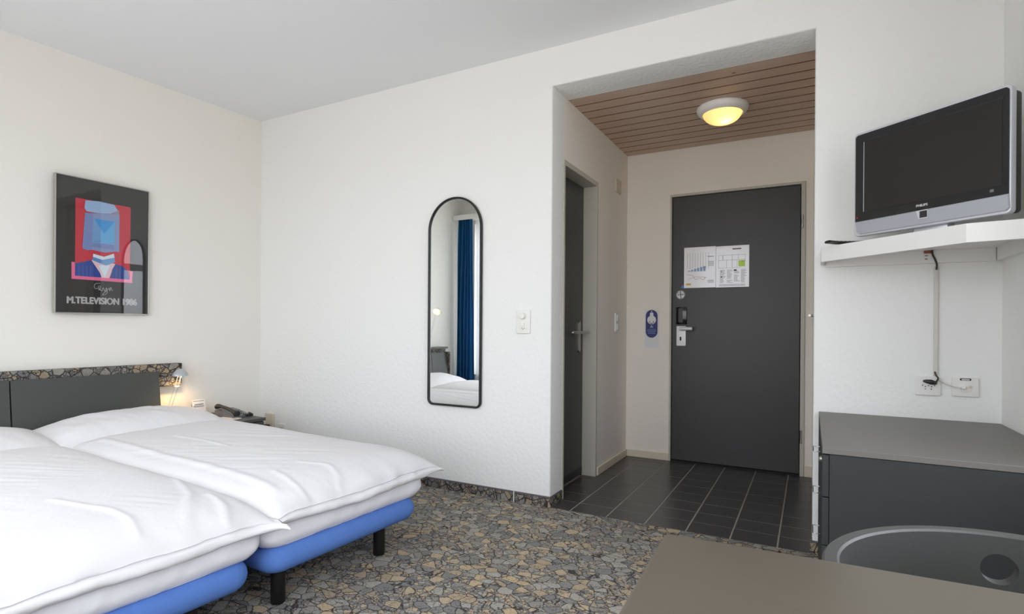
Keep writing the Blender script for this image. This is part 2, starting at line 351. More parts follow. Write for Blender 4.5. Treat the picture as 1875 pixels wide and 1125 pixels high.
def text_obj(name, body, size, material, parent, matrix, bold=0.0, depth=0.0004, fit=None, fit_h=None, spread=0.0):
    cu = bpy.data.curves.new(name, 'FONT'); cu.body = body; cu.size = size; cu.align_x = 'CENTER'; cu.align_y = 'CENTER'; cu.offset = bold; cu.extrude = depth
    tmp = bpy.data.objects.new(name, cu); COL.objects.link(tmp)
    dg = bpy.context.evaluated_depsgraph_get(); dg.update(); me = bpy.data.meshes.new_from_object(tmp.evaluated_get(dg)); bpy.data.objects.remove(tmp)
    if spread:
        bq = bmesh.new()
        for dx_, dy_ in ((0, 0), (spread, 0), (-spread, 0), (0, spread*.6), (0, -spread*.6)):
            me.transform(Matrix.Translation((dx_, dy_, 0))); bq.from_mesh(me); me.transform(Matrix.Translation((-dx_, -dy_, 0)))
        bq.to_mesh(me); bq.free()
    if fit:
        xs = [v.co.x for v in me.vertices]; ys = [v.co.y for v in me.vertices]; kx = fit/(max(xs)-min(xs)); ky = (fit_h/(max(ys)-min(ys))) if fit_h else kx
        mx_, my_ = (max(xs)+min(xs))/2, (max(ys)+min(ys))/2
        for v in me.vertices: v.co.x = (v.co.x-mx_)*kx; v.co.y = (v.co.y-my_)*ky
    me.materials.clear(); me.materials.append(material)
    o = bpy.data.objects.new(name, me); COL.objects.link(o); o.parent = parent; o.matrix_local = matrix; return o
def copy_tree(o, parent=None):
    c = o.copy(); COL.objects.link(c); c.parent = parent
    for ch in list(o.children): copy_tree(ch, c)
    return c

# ------------------------------------------------------------------ room dimensions
H, A, B, HO, D = 2.5924, 2.4619, 3.7604, 2.3743, 1.4552       # ceiling, hall left, hall right, hall height, hall depth
RX = 4.415                                                     # right wall
LA = -0.0556                                                   # the headboard wall is a little out of square
LV = Vector((math.sin(LA), -math.cos(LA), 0)); NV = Vector((math.cos(LA), math.sin(LA), 0))
def W(s, n, z=0.0): return LV*s+NV*n+Vector((0, 0, z))

# ------------------------------------------------------------------ setting
bm = bm_new(); box(bm, -0.6, 4.7, -3.3, -0.002, -0.1, 0.0)
struct(mesh_obj('floor', bm, M['carpet']), 'carpet floor printed with grey and beige broken stones', 'floor')
bm = bm_new(); box(bm, 2.26, 4.0, 0.0, D+0.2, -0.1, -0.0012)
hall_floor = struct(mesh_obj('floor_entry', bm, M['grout']), 'dark tiled floor of the entry hall with pale joints', 'floor')
tx0, tp, ty0, tr = 2.5821, 0.2072, 0.1585, 0.1683
tile_cache = {}
for i in range(-1, 6):
    for j in range(-1, 8):
        x0, x1 = tx0+tp*i+0.0034, tx0+tp*(i+1)-0.0034
        y0, y1 = ty0+tr*j+0.002, ty0+tr*(j+1)-0.002
        y0 = max(y0, 0.001); y1 = min(y1, D+0.01)
        if i == -1: x0 = 2.372 if 0 <= j <= 3 else A-0.005
        if x1 > B+.02: x1 = B+.02
        if y1-y0 < .02: continue
        key = (round(x1-x0, 4), round(y1-y0, 4))
        if key not in tile_cache:
            bm = bm_new(); hx, hy = (x1-x0)/2, (y1-y0)/2; box(bm, -hx, hx, -hy, hy, -.008, 0, bev=.0012, seg=1)
            o = mesh_obj('tile', bm, M['tile'], hall_floor); tile_cache[key] = o.data
        else:
            o = bpy.data.objects.new('tile', tile_cache[key]); COL.objects.link(o); o.parent = hall_floor
        o.location = ((x0+x1)/2, (y0+y1)/2, random.uniform(-.0002, .0003))
bm = bm_new(); box(bm, -0.6, 4.7, -3.3, 0.3, H, H+.1)
struct(mesh_obj('ceiling', bm, M['ceiling']), 'plain pale grey ceiling over the bedroom', 'ceiling')
# hall ceiling of boards
bm = bm_new(); box(bm, A, 4.0, 0.226, D, HO+0.016, HO+0.1)
hall_ceil = struct(mesh_obj('ceiling_entry', bm, M['backing']), 'boarded pine ceiling of the entry hall', 'ceiling')
pme = None
for k in range(11):
    y0 = 0.226+0.1117*k; y1 = y0+0.1117
    if pme is None:
        M['groove'] = mat('dark_brown_groove', (104, 66, 44), 0.8, spec=0.1)
        bm = bm_new(); n_ = .1117-.005
        prism(bm, [(-n_/2, .014), (-n_/2, .003), (-n_/2+.003, 0), (n_/2-.003, 0), (n_/2, .003), (n_/2, .014)], (B+.02)-A, 'X', -((B+.02)-A)/2)
        o = mesh_obj('plank', bm, M['plank'], hall_ceil); pme = o.data
        pme.materials.append(M['groove'])
        for f_ in pme.polygons:
            if abs(f_.normal.y) > .5: f_.material_index = 1  # plank sides and chamfers coloured darker brown than the face
    else:
        o = bpy.data.objects.new('plank', pme); COL.objects.link(o); o.parent = hall_ceil
    o.location = ((A+B+.02)/2, (y0+y1)/2, HO+0.001)
# walls
bm = bm_new()
prism(bm, [(-.5, 0), (A, 0), (A, HO), (B, HO), (B, 0), (4.6, 0), (4.6, H), (-.5, H)], .16, 'Y')
bmesh.ops.recalc_face_normals(bm, faces=bm.faces[:])
es = [e for e in bm.edges if all(abs(v.co.y) < 1e-6 for v in e.verts) and (all(abs(v.co.x-A) < 1e-4 for v in e.verts) or all(abs(v.co.x-B) < 1e-4 for v in e.verts) or all(abs(v.co.z-HO) < 1e-4 for v in e.verts))]
bmesh.ops.bevel(bm, geom=es, offset=.011, segments=3, profile=.5, affect='EDGES')
box(bm, A-.2, B+.2, .16, .226, HO, H); box(bm, B, B+.2, .16, .226, 0, HO)
struct(mesh_obj('wall_back', bm, M['rough_plaster'], smooth=35), 'white plastered wall with the mirror, the hall opening and the television', 'wall')
bm = bm_new(); box(bm, -.2, 0, -3.4, 0.02, 0, H)
o = struct(mesh_obj('wall_left', bm, M['warm_plaster']), 'cream white headboard wall with the framed poster', 'wall'); o.rotation_euler = (0, 0, LA)
bm = bm_new(); box(bm, RX, RX+.2, -3.3, WR[0], 0, H); box(bm, RX, RX+.2, WR[1], 0.0, 0, H); box(bm, RX, RX+.2, WR[0], WR[1], 0, WR[2]); box(bm, RX, RX+.2, WR[0], WR[1], WR[3], H)
struct(mesh_obj('wall_right', bm, M['rough_plaster']), 'white plastered wall beside the television', 'wall')
# hall left wall with door opening
DY0, DY1, DZ = 0.168, 0.748, 1.992
bm = bm_new(); box(bm, A-.2, A, DY1, D+.1, 0, HO+.09); box(bm, A-.2, A, .16, DY1, DZ, HO+.09)
struct(mesh_obj('wall_hall_left', bm, M['hall_plaster']), 'white plastered left wall of the entry hall', 'wall')
bm = bm_new(); box(bm, B+.02, B+.2, .224, D+.1, 0, HO+.02); struct(mesh_obj('wall_hall_right', bm, M['hall_plaster']), 'white plastered right wall of the entry hall', 'wall')
bm = bm_new(); box(bm, A-.2, 2.806, D, D+.15, 0, HO+.02); box(bm, 3.707, B+.2, D, D+.15, 0, HO+.02); box(bm, 2.806, 3.707, D, D+.15, 2.024, HO+.02)
struct(mesh_obj('wall_hall_end', bm, M['hall_plaster']), 'white plastered end wall around the entry door', 'wall')
bm = bm_new(); box(bm, 2.7, 3.85, D+.15, D+.2, 0, 2.1); struct(mesh_obj('wall_leak_blocker', bm, M['seam']), 'unseen dark panel added behind the entry door against light leaks', 'wall')  # added panel, blocks outside light leaking through the gaps around the leaf
# window wall with two openings
bm = bm_new(); ys, ye = WY-.2, WY
xs = [-.6]+[v for q in WINS for v in q[:2]]+[4.7]
for k in range(0, len(xs), 2): box(bm, xs[k], xs[k+1], ys, ye, 0, H)
for (xa, xb, za, zb) in WINS: box(bm, xa, xb, ys, ye, 0, za); box(bm, xa, xb, ys, ye, zb, H)
struct(mesh_obj('wall_front', bm, M['plaster']), 'white window wall opposite the mirror', 'wall')
for i, (xa, xb, za, zb) in enumerate(WINS):
    bm = bm_new(); y0, y1 = WY-.14, WY-.09
    box(bm, xa, xa+.05, y0, y1, za, zb); box(bm, xb-.05, xb, y0, y1, za, zb); box(bm, xa+.05, xb-.05, y0, y1, za, za+.05); box(bm, xa+.05, xb-.05, y0, y1, zb-.05, zb)
    box(bm, (xa+xb)/2-.035, (xa+xb)/2+.035, y0, y1, za+.05, zb-.05)
    wn = struct(mesh_obj('window_%d' % (i+1), bm, M['frame_white']), ('white framed window behind the blue curtain', 'white framed window beside the table')[i], 'window')
    for (p0, p1) in ((xa+.05, (xa+xb)/2-.035), ((xa+xb)/2+.035, xb-.05)):
        bm = bm_new(); box(bm, p0, p1, WY-.118, WY-.112, za+.05, zb-.05); mesh_obj('pane', bm, M['pane'], wn)
    bm = bm_new(); box(bm, xa, xb, WY-.09, WY+.02, za-.02, za+.004, bev=.004); mesh_obj('sill', bm, M['white_paint'], wn)

bm = bm_new(); x0, x1 = RX+.09, RX+.14; ya, yb, za, zb = WR
box(bm, x0, x1, ya, ya+.05, za, zb); box(bm, x0, x1, yb-.05, yb, za, zb); box(bm, x0, x1, ya+.05, yb-.05, za, za+.05); box(bm, x0, x1, ya+.05, yb-.05, zb-.05, zb)
box(bm, x0, x1, (ya+yb)/2-.03, (ya+yb)/2+.03, za+.05, zb-.05); box(bm, x0, x1, ya+.05, (ya+yb)/2-.03, 1.76, 1.85); box(bm, x0, x1, (ya+yb)/2+.03, yb-.05, 1.76, 1.85)
wn = struct(mesh_obj('window_3', bm, M['frame_white']), 'white framed window in the right wall beside the table', 'window')
for (p0, p1) in ((ya+.05, (ya+yb)/2-.03), ((ya+yb)/2+.03, yb-.05)):
    for (q0, q1) in ((za+.05, 1.76), (1.85, zb-.05)):
        bm = bm_new(); box(bm, RX+.112, RX+.118, p0, p1, q0, q1); mesh_obj('pane', bm, M['pane'], wn)
bm = bm_new(); box(bm, RX-.02, RX+.09, ya, yb, za-.02, za+.004, bev=.004); mesh_obj('sill', bm, M['white_paint'], wn)

# baseboards
def carpet_base(name, x0, x1, y0, y1, label):
    bm = bm_new(); box(bm, x0, x1, y0, y1, 0, .052); o = struct(mesh_obj(name, bm, M['carpet_trim']), label, 'baseboard')
    bm = bm_new(); box(bm, x0, x1, y0, y1, .052, .060, bev=.002, seg=1); b_ = mesh_obj('binding', bm, M['edge_band'], o); b_['label'] = 'mauve carpet binding'
    return o
cb = carpet_base('baseboard_back', .01, A+.008, -.010, 0, 'stone print carpet baseboard under the mirror wall')
bm = bm_new(); box(bm, A, A+.008, 0, .158, 0, .052); mesh_obj('return_strip', bm, M['carpet_trim'], cb)
bm = bm_new(); box(bm, A, A+.008, 0, .158, .052, .060, bev=.002, seg=1); mesh_obj('return_binding', bm, M['edge_band'], cb)
bm = bm_new(); box(bm, 2.235, 2.240, -.0125, -.009, 0, .062); mesh_obj('joint_clip', bm, M['white_plastic'], cb)
cb2 = carpet_base('baseboard_right', B-.008, 3.80, -.010, 0, 'stone print carpet baseboard beside the drawer chest')
bm = bm_new(); box(bm, B-.008, B, 0, .05, 0, .06); mesh_obj('return_strip', bm, M['carpet_trim'], cb2)
bm = bm_new(); box(bm, A, A+.012, DY1+.022, D, 0, .055, bev=.003); struct(mesh_obj('baseboard_hall_left', bm, M['cream_base']), 'cream baseboard on the left wall of the hall', 'baseboard')
bm = bm_new(); box(bm, A+.012, 2.798, D-.012, D, 0, .055, bev=.003); struct(mesh_obj('baseboard_hall_end', bm, M['cream_base']), 'cream baseboard left of the entry door', 'baseboard')
bm = bm_new(); box(bm, 3.716, B+.02, D-.012, D, 0, .075, bev=.003); struct(mesh_obj('baseboard_hall_right', bm, M['cream_base']), 'cream baseboard right of the entry door', 'baseboard')

# ------------------------------------------------------------------ doors
# door_1 : entry door
d1 = bpy.data.objects.new('door_1', None); COL.objects.link(d1); d1.location = (0, D, 0)
struct(d1, 'wide dark grey entry door at the end of the hall', 'door')
bm = bm_new(); fx0, fx1, fz = 2.799, 3.713, 2.031
box(bm, fx0, 2.812, -.012, .06, 0, fz, bev=.002); box(bm, 3.687, fx1, -.012, .06, 0, fz, bev=.002); box(bm, 2.812, 3.687, -.012, .06, 2.013, fz, bev=.002)
mesh_obj('frame', bm, M['frame_paint'], d1)
bm = bm_new(); box(bm, 2.8155, 3.6835, .004, .05, .012, 2.0095, bev=.003); mesh_obj('leaf', bm, M['door'], d1)
bm = bm_new(); box(bm, 2.812, 3.687, -.004, .06, 0, .010); mesh_obj('threshold', bm, M['seam'], d1)
for z in (1.755, .272):
    bm = bm_new(); lathe(bm, [(0, -.045), (.008, -.045), (.008, -.016), (.0065, -.015), (.0065, .015), (.008, .016), (.008, .045), (0, .045)], 12, (3.694, -.012, z))
    mesh_obj('hinge', bm, M['chrome'], d1, 40)
bm = bm_new(); roundbox(bm, .070, .150, .010, .004, .003, (2.886, -.003, .955), axis='Y'); lp = mesh_obj('lock_plate', bm, M['alu'], d1, 40)
bm = bm_new()
for x in (2.857, 2.915): lathe(bm, [(0, -.0095), (.0035, -.0095), (.0035, -.007), (0, -.007)], 10, (x, 0, .888), 'Y')
mesh_obj('screw', bm, M['steel'], lp)
bm = bm_new(); roundbox(bm, .012, .030, .004, .0058, .0005, (2.882, -.0085, .935), axis='Y'); mesh_obj('keyhole', bm, M['hole'], lp)
bm = bm_new(); lathe(bm, [(0, 0), (.012, 0), (.012, -.035), (.009, -.04), (0, -.04)], 16, (2.888, -.008, 1.010), 'Y')
tube(bm, bez([(2.884, -.046, 1.010), (2.92, -.050, 1.011), (2.975, -.049, 1.011)], 5), .0135, 12)
mesh_obj('handle', bm, M['alu'], d1, 40)
bm = bm_new(); box(bm, 2.848, 2.925, -.012, .004, 1.044, 1.174, bev=.002); cr = mesh_obj('card_reader', bm, M['black_gloss'], d1, 40)
bm = bm_new(); box(bm, 2.866, 2.898, -.0132, -.011, 1.058, 1.164); mesh_obj('card_slot', bm, M['phone_dark'], cr)

# door_2 : bathroom door in the left hall wall
d2 = bpy.data.objects.new('door_2', None); COL.objects.link(d2); struct(d2, 'dark narrow side door recessed in the left hall wall', 'door')
bm = bm_new(); xi = 2.372; xo = A+.006
y0, y1 = .162, .757
box(bm, xi-.02, xo, y0, y0+.022, 0, 2.006, bev=.002); box(bm, xi-.02, xo, y1-.024, y1, 0, 2.006, bev=.002); box(bm, xi-.02, xo, y0+.022, y1-.024, 1.974, 2.006, bev=.002)
mesh_obj('frame', bm, M['frame_paint'], d2)
bm = bm_new(); box(bm, xi-.045, xi, y0+.020, y1-.030, .062, 1.972); box(bm, xi-.06, xi-.045, y0, y1, 0, 2.0); mesh_obj('leaf', bm, M['bath_door'], d2)
bm = bm_new(); box(bm, xi-.045, xi+.001, y0+.020, y1-.030, .014, .062); mesh_obj('kick_plate', bm, M['chest_grey'], d2)
bm = bm_new(); box(bm, xi-.045, xi-.004, y1-.030, y1-.024, 0, 1.974); mesh_obj('gap_seal', bm, M['seam'], d2)
bm = bm_new(); prism(bm, [(.640, .86), (.655, .845), (.670, .86), (.670, 1.045), (.655, 1.06), (.640, 1.045)], .008, 'X', xi); pl = mesh_obj('handle_plate', bm, M['steel'], d2)
bm = bm_new(); lathe(bm, [(0, 0), (.010, 0), (.010, .05), (0, .05)], 14, (xi+.006, .656, .981), 'X')
tube(bm, bez([(xi+.058, .682, .981), (xi+.060, .63, .981), (xi+.060, .54, .981), (xi+.058, .43, .981), (xi+.045, .415, .981)], 5), .0095, 10); mesh_obj('lever', bm, M['steel'], pl, 40)

# door_3 : door in the right hall wall, seen edge on
d3 = bpy.data.objects.new('door_3', None); COL.objects.link(d3); struct(d3, 'edge of a grey framed side door in the right hall wall', 'door')
bm = bm_new(); box(bm, B+.002, B+.03, 1.31, 1.40, 0, 2.10, bev=.002); box(bm, B+.002, B+.03, .42, .50, 0, 2.10, bev=.002); box(bm, B+.002, B+.03, .50, 1.31, 2.03, 2.10, bev=.002)
mesh_obj('frame', bm, M['frame_paint'], d3)
bm = bm_new(); box(bm, B+.012, B+.03, .50, 1.31, .01, 2.03); mesh_obj('leaf', bm, M['door'], d3)
bm = bm_new(); lathe(bm, [(0, 0), (.016, 0), (.016, -.006), (.008, -.008), (.008, -.03), (0, -.03)], 14, (B+.012, 1.22, 1.10), 'X'); tube(bm, [(B-.018, 1.225, 1.10), (B-.018, 1.12, 1.10)], .008, 8)
mesh_obj('handle', bm, M['steel'], d3, 40)

# ------------------------------------------------------------------ beds
def bed_frame(s0, label, group):
    """local axes: x = away from the headboard wall, y = towards the mirror wall (minus s)"""
    sc = s0+.415; t = thing('bed', label, 'bed', W(sc, 0), LA, group)
    bm = bm_new(); roundbox(bm, 2.06, .775, .098, .075, .047, (2.20-1.03, -.015, .178), seg=6, pseg=8)
    for v in bm.verts: v.co.z += .004*noise.noise(v.co*6)
    mesh_obj('base', bm, M['blue'], t, 60)
    for n_ in (2.115, .35):
        for ds in (.842-1.035, 1.351-1.035):
            bm = bm_new(); lathe(bm, [(0, 0), (.024, 0), (.026, .004), (.026, .15), (0, .15)], 16, (n_, -ds, 0)); mesh_obj('leg', bm, M['black_metal'], t, 40)
    # mattress in a fitted sheet: subdivided round box with pulls
    bm = bm_new(); NX, NY = 80, 60; wx, wy, h0, h1 = 2.05, .828, .226, .362
    lays = []
    for k in range(15):
        u = k/14; z = h0+(h1-h0)*u
        ins = .022*(1-math.sin(min(1, u/.30)*PI/2)) if u < .3 else (.05*(1-math.cos((u-.6)/.4*PI/2)) if u > .6 else 0)
        pts = []
        for (x, y) in rrect(wx-2*ins, wy-2*ins, .06, 5): pts.append((x, y))
        # resample the outline evenly
        out = []; P_ = pts+[pts[0]]
        for q in range(len(pts)):
            a, b = Vector(P_[q]), Vector(P_[q+1]); m_ = max(1, int((b-a).length/.0085))
            for e in range(m_): out.append(a.lerp(b, e/m_))
        lays.append((out, z))
    n_ = min(len(l[0]) for l in lays)
    L3 = []
    for out, z in lays:
        row = []
        for q in range(n_):
            p = out[int(q*len(out)/n_)]; x, y = p.x+.145+wx/2, p.y
            u_ = (z-h0)/(h1-h0); fz = math.sin(min(1, max(0, u_))*PI)
            fold = noise.noise(Vector((1.5*x, y*13+z*16+s0*7, s0*3))); fold = max(0, fold)**1.5
            wr = fz*(.016*fold+.005*noise.noise(Vector((x*5, y*26-z*14, 4+s0))))+.005*noise.noise(Vector((x*2, y*4, s0)))
            nn = Vector((x-1.16, y*2.2, 0)).normalized()
            row.append((x+nn.x*wr, y+nn.y*wr, z))
        L3.append(row)
    loft(bm, L3); mesh_obj('mattress', bm, M['sheet'], t, 50)
    return t
bed_frame(.62, 'bed with blue upholstered base nearest the mirror wall', 'twin beds')
bed_frame(1.45, 'bed with blue upholstered base nearest the camera, cut by the left edge', 'twin beds')

def duvet(s0, s1, seed, label, group, ridges=(), tip=.03, droop=0.0):
    """a filled cover: a closed profile from head to foot, narrowed to a seam at both sides"""
    ns, NT = 150, 120
    nh = .55
    top = [(nh, .385), (nh+.02, .408), (nh+.05, .426), (nh+.10, .433)]
    for k in range(1, NT+1): top.append((nh+.10+(2.03-nh-.10)*k/NT, .436))
    top += [(2.055, .434), (2.08, .430), (2.105, .425), (2.13, .419), (2.15, .412), (2.17, .404), (2.185, .396), (2.20, .386), (2.211, .376), (2.219, .365)]
    ntop = len(top)
    hem = [(2.222, .357), (2.216, .3535), (2.221, .3505), (2.2295, .3475), (2.2355, .342), (2.2375, .334), (2.235, .325), (2.229, .3185), (2.219, .317), (2.212, .322), (2.205, .338), (2.18, .358)]
    bot = []
    for k in range(0, 14): bot.append((2.14-(2.14-nh-.02)*k/13, .368))
    prof = top+hem+bot
    zmid = .388
    def ridge(n, s):
        h = 0.0
        for pl, amp, wd in ridges:
            for (a0, a1), (b0, b1) in zip(pl[:-1], pl[1:]):
                dx, dy = b0-a0, b1-a1; L2 = dx*dx+dy*dy; t = max(0, min(1, ((s-a0)*dx+(n-a1)*dy)/L2))
                d2 = (s-a0-t*dx)**2+(n-a1-t*dy)**2
                if d2 < 16*wd*wd: h = max(h, amp*math.exp(-d2/(wd*wd)))
        return h
    bm = bm_new(); rows = []
    sm = (s0+s1)/2; hw = (s1-s0)/2
    for j in range(ns+1):
        v = -1+2*j/ns; v = math.copysign(1-(1-abs(v))**1.3, v)           # denser to the sides
        wv = max(0.0, 1-abs(v)**7)**.5
        row = []
        for k, (n, z) in enumerate(prof):
            foot = max(0, min(1, (n-1.95)/.28)); foot = foot*foot*(3-2*foot)
            zm = zmid-.030*foot-.006*abs(v)**6
            is_top = k < ntop; is_hem = ntop <= k < ntop+len(hem)
            zz = zm+(z-zm)*(wv if n < 2.16 else max(wv, .45))
            s = sm+v*hw*(1+.035*foot)
            nn = n+(.012+tip)*foot*abs(v)**10
            if is_top:
                q = Vector((n*1.5, s*1.8, seed)); f = .25+.75*wv
                fa, fb = .475*n+.88*s, .88*n-.475*s
                mask = max(0, min(1, .5+1.3*noise.noise(Vector((n*2.1, s*2.3, seed+20)))))
                zz += f*(.010*noise.noise(q)+.004*noise.noise(q*2.4+Vector((5, 1, 0))))
                zz += f*mask*(.0026*noise.noise(Vector((fa*26, fb*3.0, seed)))+.0012*noise.noise(Vector((fa*55, fb*6, seed+3))))
                zz += f*.0022*noise.noise(Vector((s*19, n*2.5, seed+7)))*(.2+foot*.8)
                zz += ridge(n, s)
                zz += .010*(1-v*v)-.012*max(0, n-1.2)**2
            fk = max(0, min(1, (n-2.12)/.08)) if (is_top or is_hem) else 0
            zz += fk*(.007*noise.noise(Vector((s*3.2, seed, 2)))+.004*noise.noise(Vector((s*9, seed, 5))))
            nn += fk*(.010*noise.noise(Vector((s*3.6, seed+3, 7)))+.006*noise.noise(Vector((s*13, seed, z*20))))
            if is_hem:
                zz += .005*noise.noise(Vector((s*8, seed, z*60)))+.002*noise.noise(Vector((s*30, seed, z*60)))
                nn += .005*noise.noise(Vector((s*10, seed+8, z*60)))+.0025*noise.noise(Vector((s*34, seed+8, z*60)))
            zz -= (.012+droop)*foot*abs(v)**14
            row.append(W(s, nn, zz))
        rows.append(row)
    loft(bm, rows)
    return tag(mesh_obj('duvet', bm, M['linen'], None, 75), label, 'duvet', group)
R1 = [([(1.115, .95), (1.095, 1.15), (1.10, 1.38)], .004, .010), ([(1.11, 1.93), (1.07, 2.05), (1.10, 2.15), (1.14, 2.2)], .004, .010), ([(1.33, .7), (1.335, 1.3), (1.34, 1.9), (1.36, 2.1)], .006, .02), ([(1.25, 1.95), (1.28, 2.1), (1.29, 2.2)], .004, .012)]
R2 = [([(1.885, 1.70), (1.85, 1.85), (1.82, 1.95), (1.82, 2.06), (1.84, 2.16)], .0045, .011), ([(1.54, 2.0), (1.56, 2.12), (1.60, 2.2)], .006, .014), ([(1.50, 1.7), (1.58, 1.95), (1.70, 2.15)], .004, .014)]
duvet(.575, 1.438, 1.3, 'smooth white duvet on the bed nearest the mirror wall', 'white duvets', R1, .006)
duvet(1.450, 2.33, 6.1, 'large white duvet on the bed nearest the camera, cut by the left edge', 'white duvets', R2, .045)

def pillow(s0, s1, n0, n1, zb, zt, seed, label):
    bm = bm_new(); NX, NY = 70, 44; top, bot = {}, {}
    for i in range(NX+1):
        for j in range(NY+1):
            u, v = -1+2*i/NX, -1+2*j/NY
            eu, ev = (1-abs(u)**2.6), (1-abs(v)**2.4); t = max(0, eu)**.62*max(0, ev)**.6
            uu = u*(1-.03*(1-v*v)*abs(u)); s = (s0+s1)/2+uu*(s1-s0)/2; n = (n0+n1)/2+v*(n1-n0)/2*(1-.05*(1-u*u)*0)
            tilt = .055*(-v)                                        # leans up to the headboard
            wr = (.008*noise.noise(Vector((s*5, n*8, seed)))+.005*noise.noise(Vector((s*16+n*9, n*6, seed)))+.0035*noise.noise(Vector((s*30+n*6, n*5, seed+4)))*(.4+.6*abs(u)))*t**.5
            zm = zb+.015+tilt*.5
            top[i, j] = bm.verts.new(W(s, n, zm+(zt-zb-.015)*t+wr))
            bot[i, j] = top[i, j] if (i in (0, NX) or j in (0, NY)) else bm.verts.new(W(s, n, zm-.018*t))
    for i in range(NX):
        for j in range(NY):
            for g in (top, bot):
                f = [g[i, j], g[i+1, j], g[i+1, j+1], g[i, j+1]]
                try: bm.faces.new(f)
                except ValueError: pass
    return tag(mesh_obj('pillow', bm, M['linen'], None, 80), label, 'pillow', 'white pillows')
pillow(.565, 1.48, .15, .60, .392, .515, 2.2, 'wide white pillow at the lit bedside lamp')
pillow(1.43, 2.36, .15, .60, .392, .515, 8.4, 'white pillow on the bed nearest the camera, cut by the left edge')

# headboard: carpet covered rail with leaning dark panels
hb = thing('headboard', 'dark slate headboard with stone print carpet rail on top', 'headboard', (0, 0, 0), LA)
def hbox(bm, s0, s1, n0, n1, z0, z1, bev=0): return box(bm, n0, n1, -s1, -s0, z0, z1, bev)
bm = bm_new(); hbox(bm, .618, 2.62, .002, .060, .609, .757, .004); o = mesh_obj('rail', bm, M['carpet_trim'], hb); o['label'] = 'stone print carpet rail'
for (a_, b_) in ((.775, 1.517), (1.5225, 2.272), (2.2775, 2.60)):
    bm = bm_new(); hbox(bm, a_, b_, 0, .018, 0, .42, .002)
    p = mesh_obj('panel', bm, M['bed_grey'], hb); p.location = (.118, 0, .292); p.rotation_euler = (0, -math.atan(.054/.41), 0)
bm = bm_new(); hbox(bm, 2.602, 2.62, .060, .125, .30, .715); mesh_obj('end_strip', bm, M['carpet_trim'], hb)
# dark ledge on the far end of the rail
bm = bm_new(); hbox(bm, 2.05, 2.56, .002, .13, .758, .778, .003); o = tag(mesh_obj('wall_ledge', bm, M['bed_grey']), 'dark ledge above the headboard seen only in the mirror', 'shelf'); o.rotation_euler = (0, 0, LA)

# ------------------------------------------------------------------ bedside table and what stands on it
ns_ = thing('nightstand', 'dark slate nightstand in the corner beside the bed', 'nightstand', W(.46, .265), LA)
bm = bm_new(); box(bm, -.255, .245, -.15, .16, .368, .388, bev=.002); mesh_obj('top', bm, M['bed_grey'], ns_)
bm = bm_new(); box(bm, -.25, .22, -.148, .155, .05, .368); mesh_obj('body', bm, M['bed_grey'], ns_)
bm = bm_new(); box(bm, .22, .238, -.145, .152, .21, .362, bev=.002); dr = mesh_obj('drawer', bm, M['bed_grey'], ns_)
bm = bm_new(); lathe(bm, [(0, 0), (.006, 0), (.006, .015), (.012, .018), (.012, .024), (0, .026)], 14, (.238, 0, .29), 'X'); mesh_obj('knob', bm, M['chrome'], dr, 40)
for x in (-.24, .19):
    for y in (-.14, .12): bm = bm_new(); box(bm, x, x+.025, y, y+.025, 0, .05); mesh_obj('leg', bm, M['bed_grey'], ns_)

ph = thing('telephone', 'dark grey desk telephone with handset on the nightstand', 'telephone', W(.395, .275, .388), LA+.10)
ph.scale = (.84, .84, .80)
bm = bm_new(); prism(bm, [(-.11, 0), (.115, 0), (.115, .018), (.06, .028), (-.03, .050), (-.095, .062), (-.11, .055)], .16, 'Y', -.08); bmesh.ops.bevel(bm, geom=bm.edges[:], offset=.004, segments=2, affect='EDGES')
mesh_obj('base', bm, M['phone_grey'], ph, 40)
bm = bm_new(); box(bm, -.04, .085, -.02, .07, .0, .006, bev=.002)
k_ = mesh_obj('keypad', bm, M['phone_dark'], ph); k_.location = (0.02, 0, .032); k_.rotation_euler = (0, .26, 0)
bm = bm_new()
for i in range(4):
    for j in range(3): box(bm, -.03+.024*i, -.015+.024*i, -.006+.024*j, .009+.024*j, .006, .009)
mesh_obj('key', bm, M['phone_grey'], k_)
bm = bm_new(); lays = []
for k in range(17):
    u = -1+2*k/16; x = u*.115; zc = .012*(1-u*u)+.062-.024*u; wd = .020+.010*abs(u)**4; hh = .011+.011*max(0, abs(u)-.55)/.45
    lays.append([(x, -.045+a*wd, zc+b*hh-.010*max(0, abs(u)-.55)) for a, b in rrect(2, 2, .8, 3)])
loft(bm, lays); mesh_obj('handset', bm, M['phone_dark'], ph, 45)
bm = bm_new(); pts = []
for k in range(120):
    u = k/119; a = u*2*PI*14; pts.append((.075+.085*math.sin(u*PI)+.008*math.cos(a), .02+.075*u, .022-.006*math.sin(u*PI)+.008*math.sin(a)))
tube(bm, pts, .003, 5); mesh_obj('coiled_cord', bm, M['black'], ph, 60)

tc_ = thing('tent_card', 'small white folded card standing on the nightstand behind the pillow', 'card', W(.53, .10, .388), LA)
bm = bm_new(); prism(bm, [(.0, .117), (.022, 0), (.0205, 0), (0, .112)], .088, 'Y', -.044); mesh_obj('front_leaf', bm, M['paper'], tc_)
bm = bm_new(); prism(bm, [(.0, .117), (-.035, 0), (-.0335, 0), (0, .112)], .088, 'Y', -.044); mesh_obj('back_leaf', bm, M['paper'], tc_)
bm = bm_new()
for (z, hw, th) in ((.106, .036, .0022), (.083, .030, .004), (.074, .036, .002), (.068, .034, .002), (.045, .018, .002), (.036, .026, .002)):
    x = .022*(1-z/.117)+.0006; box(bm, x-.0005, x+.0004, -hw, hw, z, z+th)
mesh_obj('print', bm, M['ink_dark'], tc_)
np_ = thing('notepad', 'white notepad lying on the nightstand beside the pillow edge', 'notepad', W(.485, .36, .388), LA+.25)
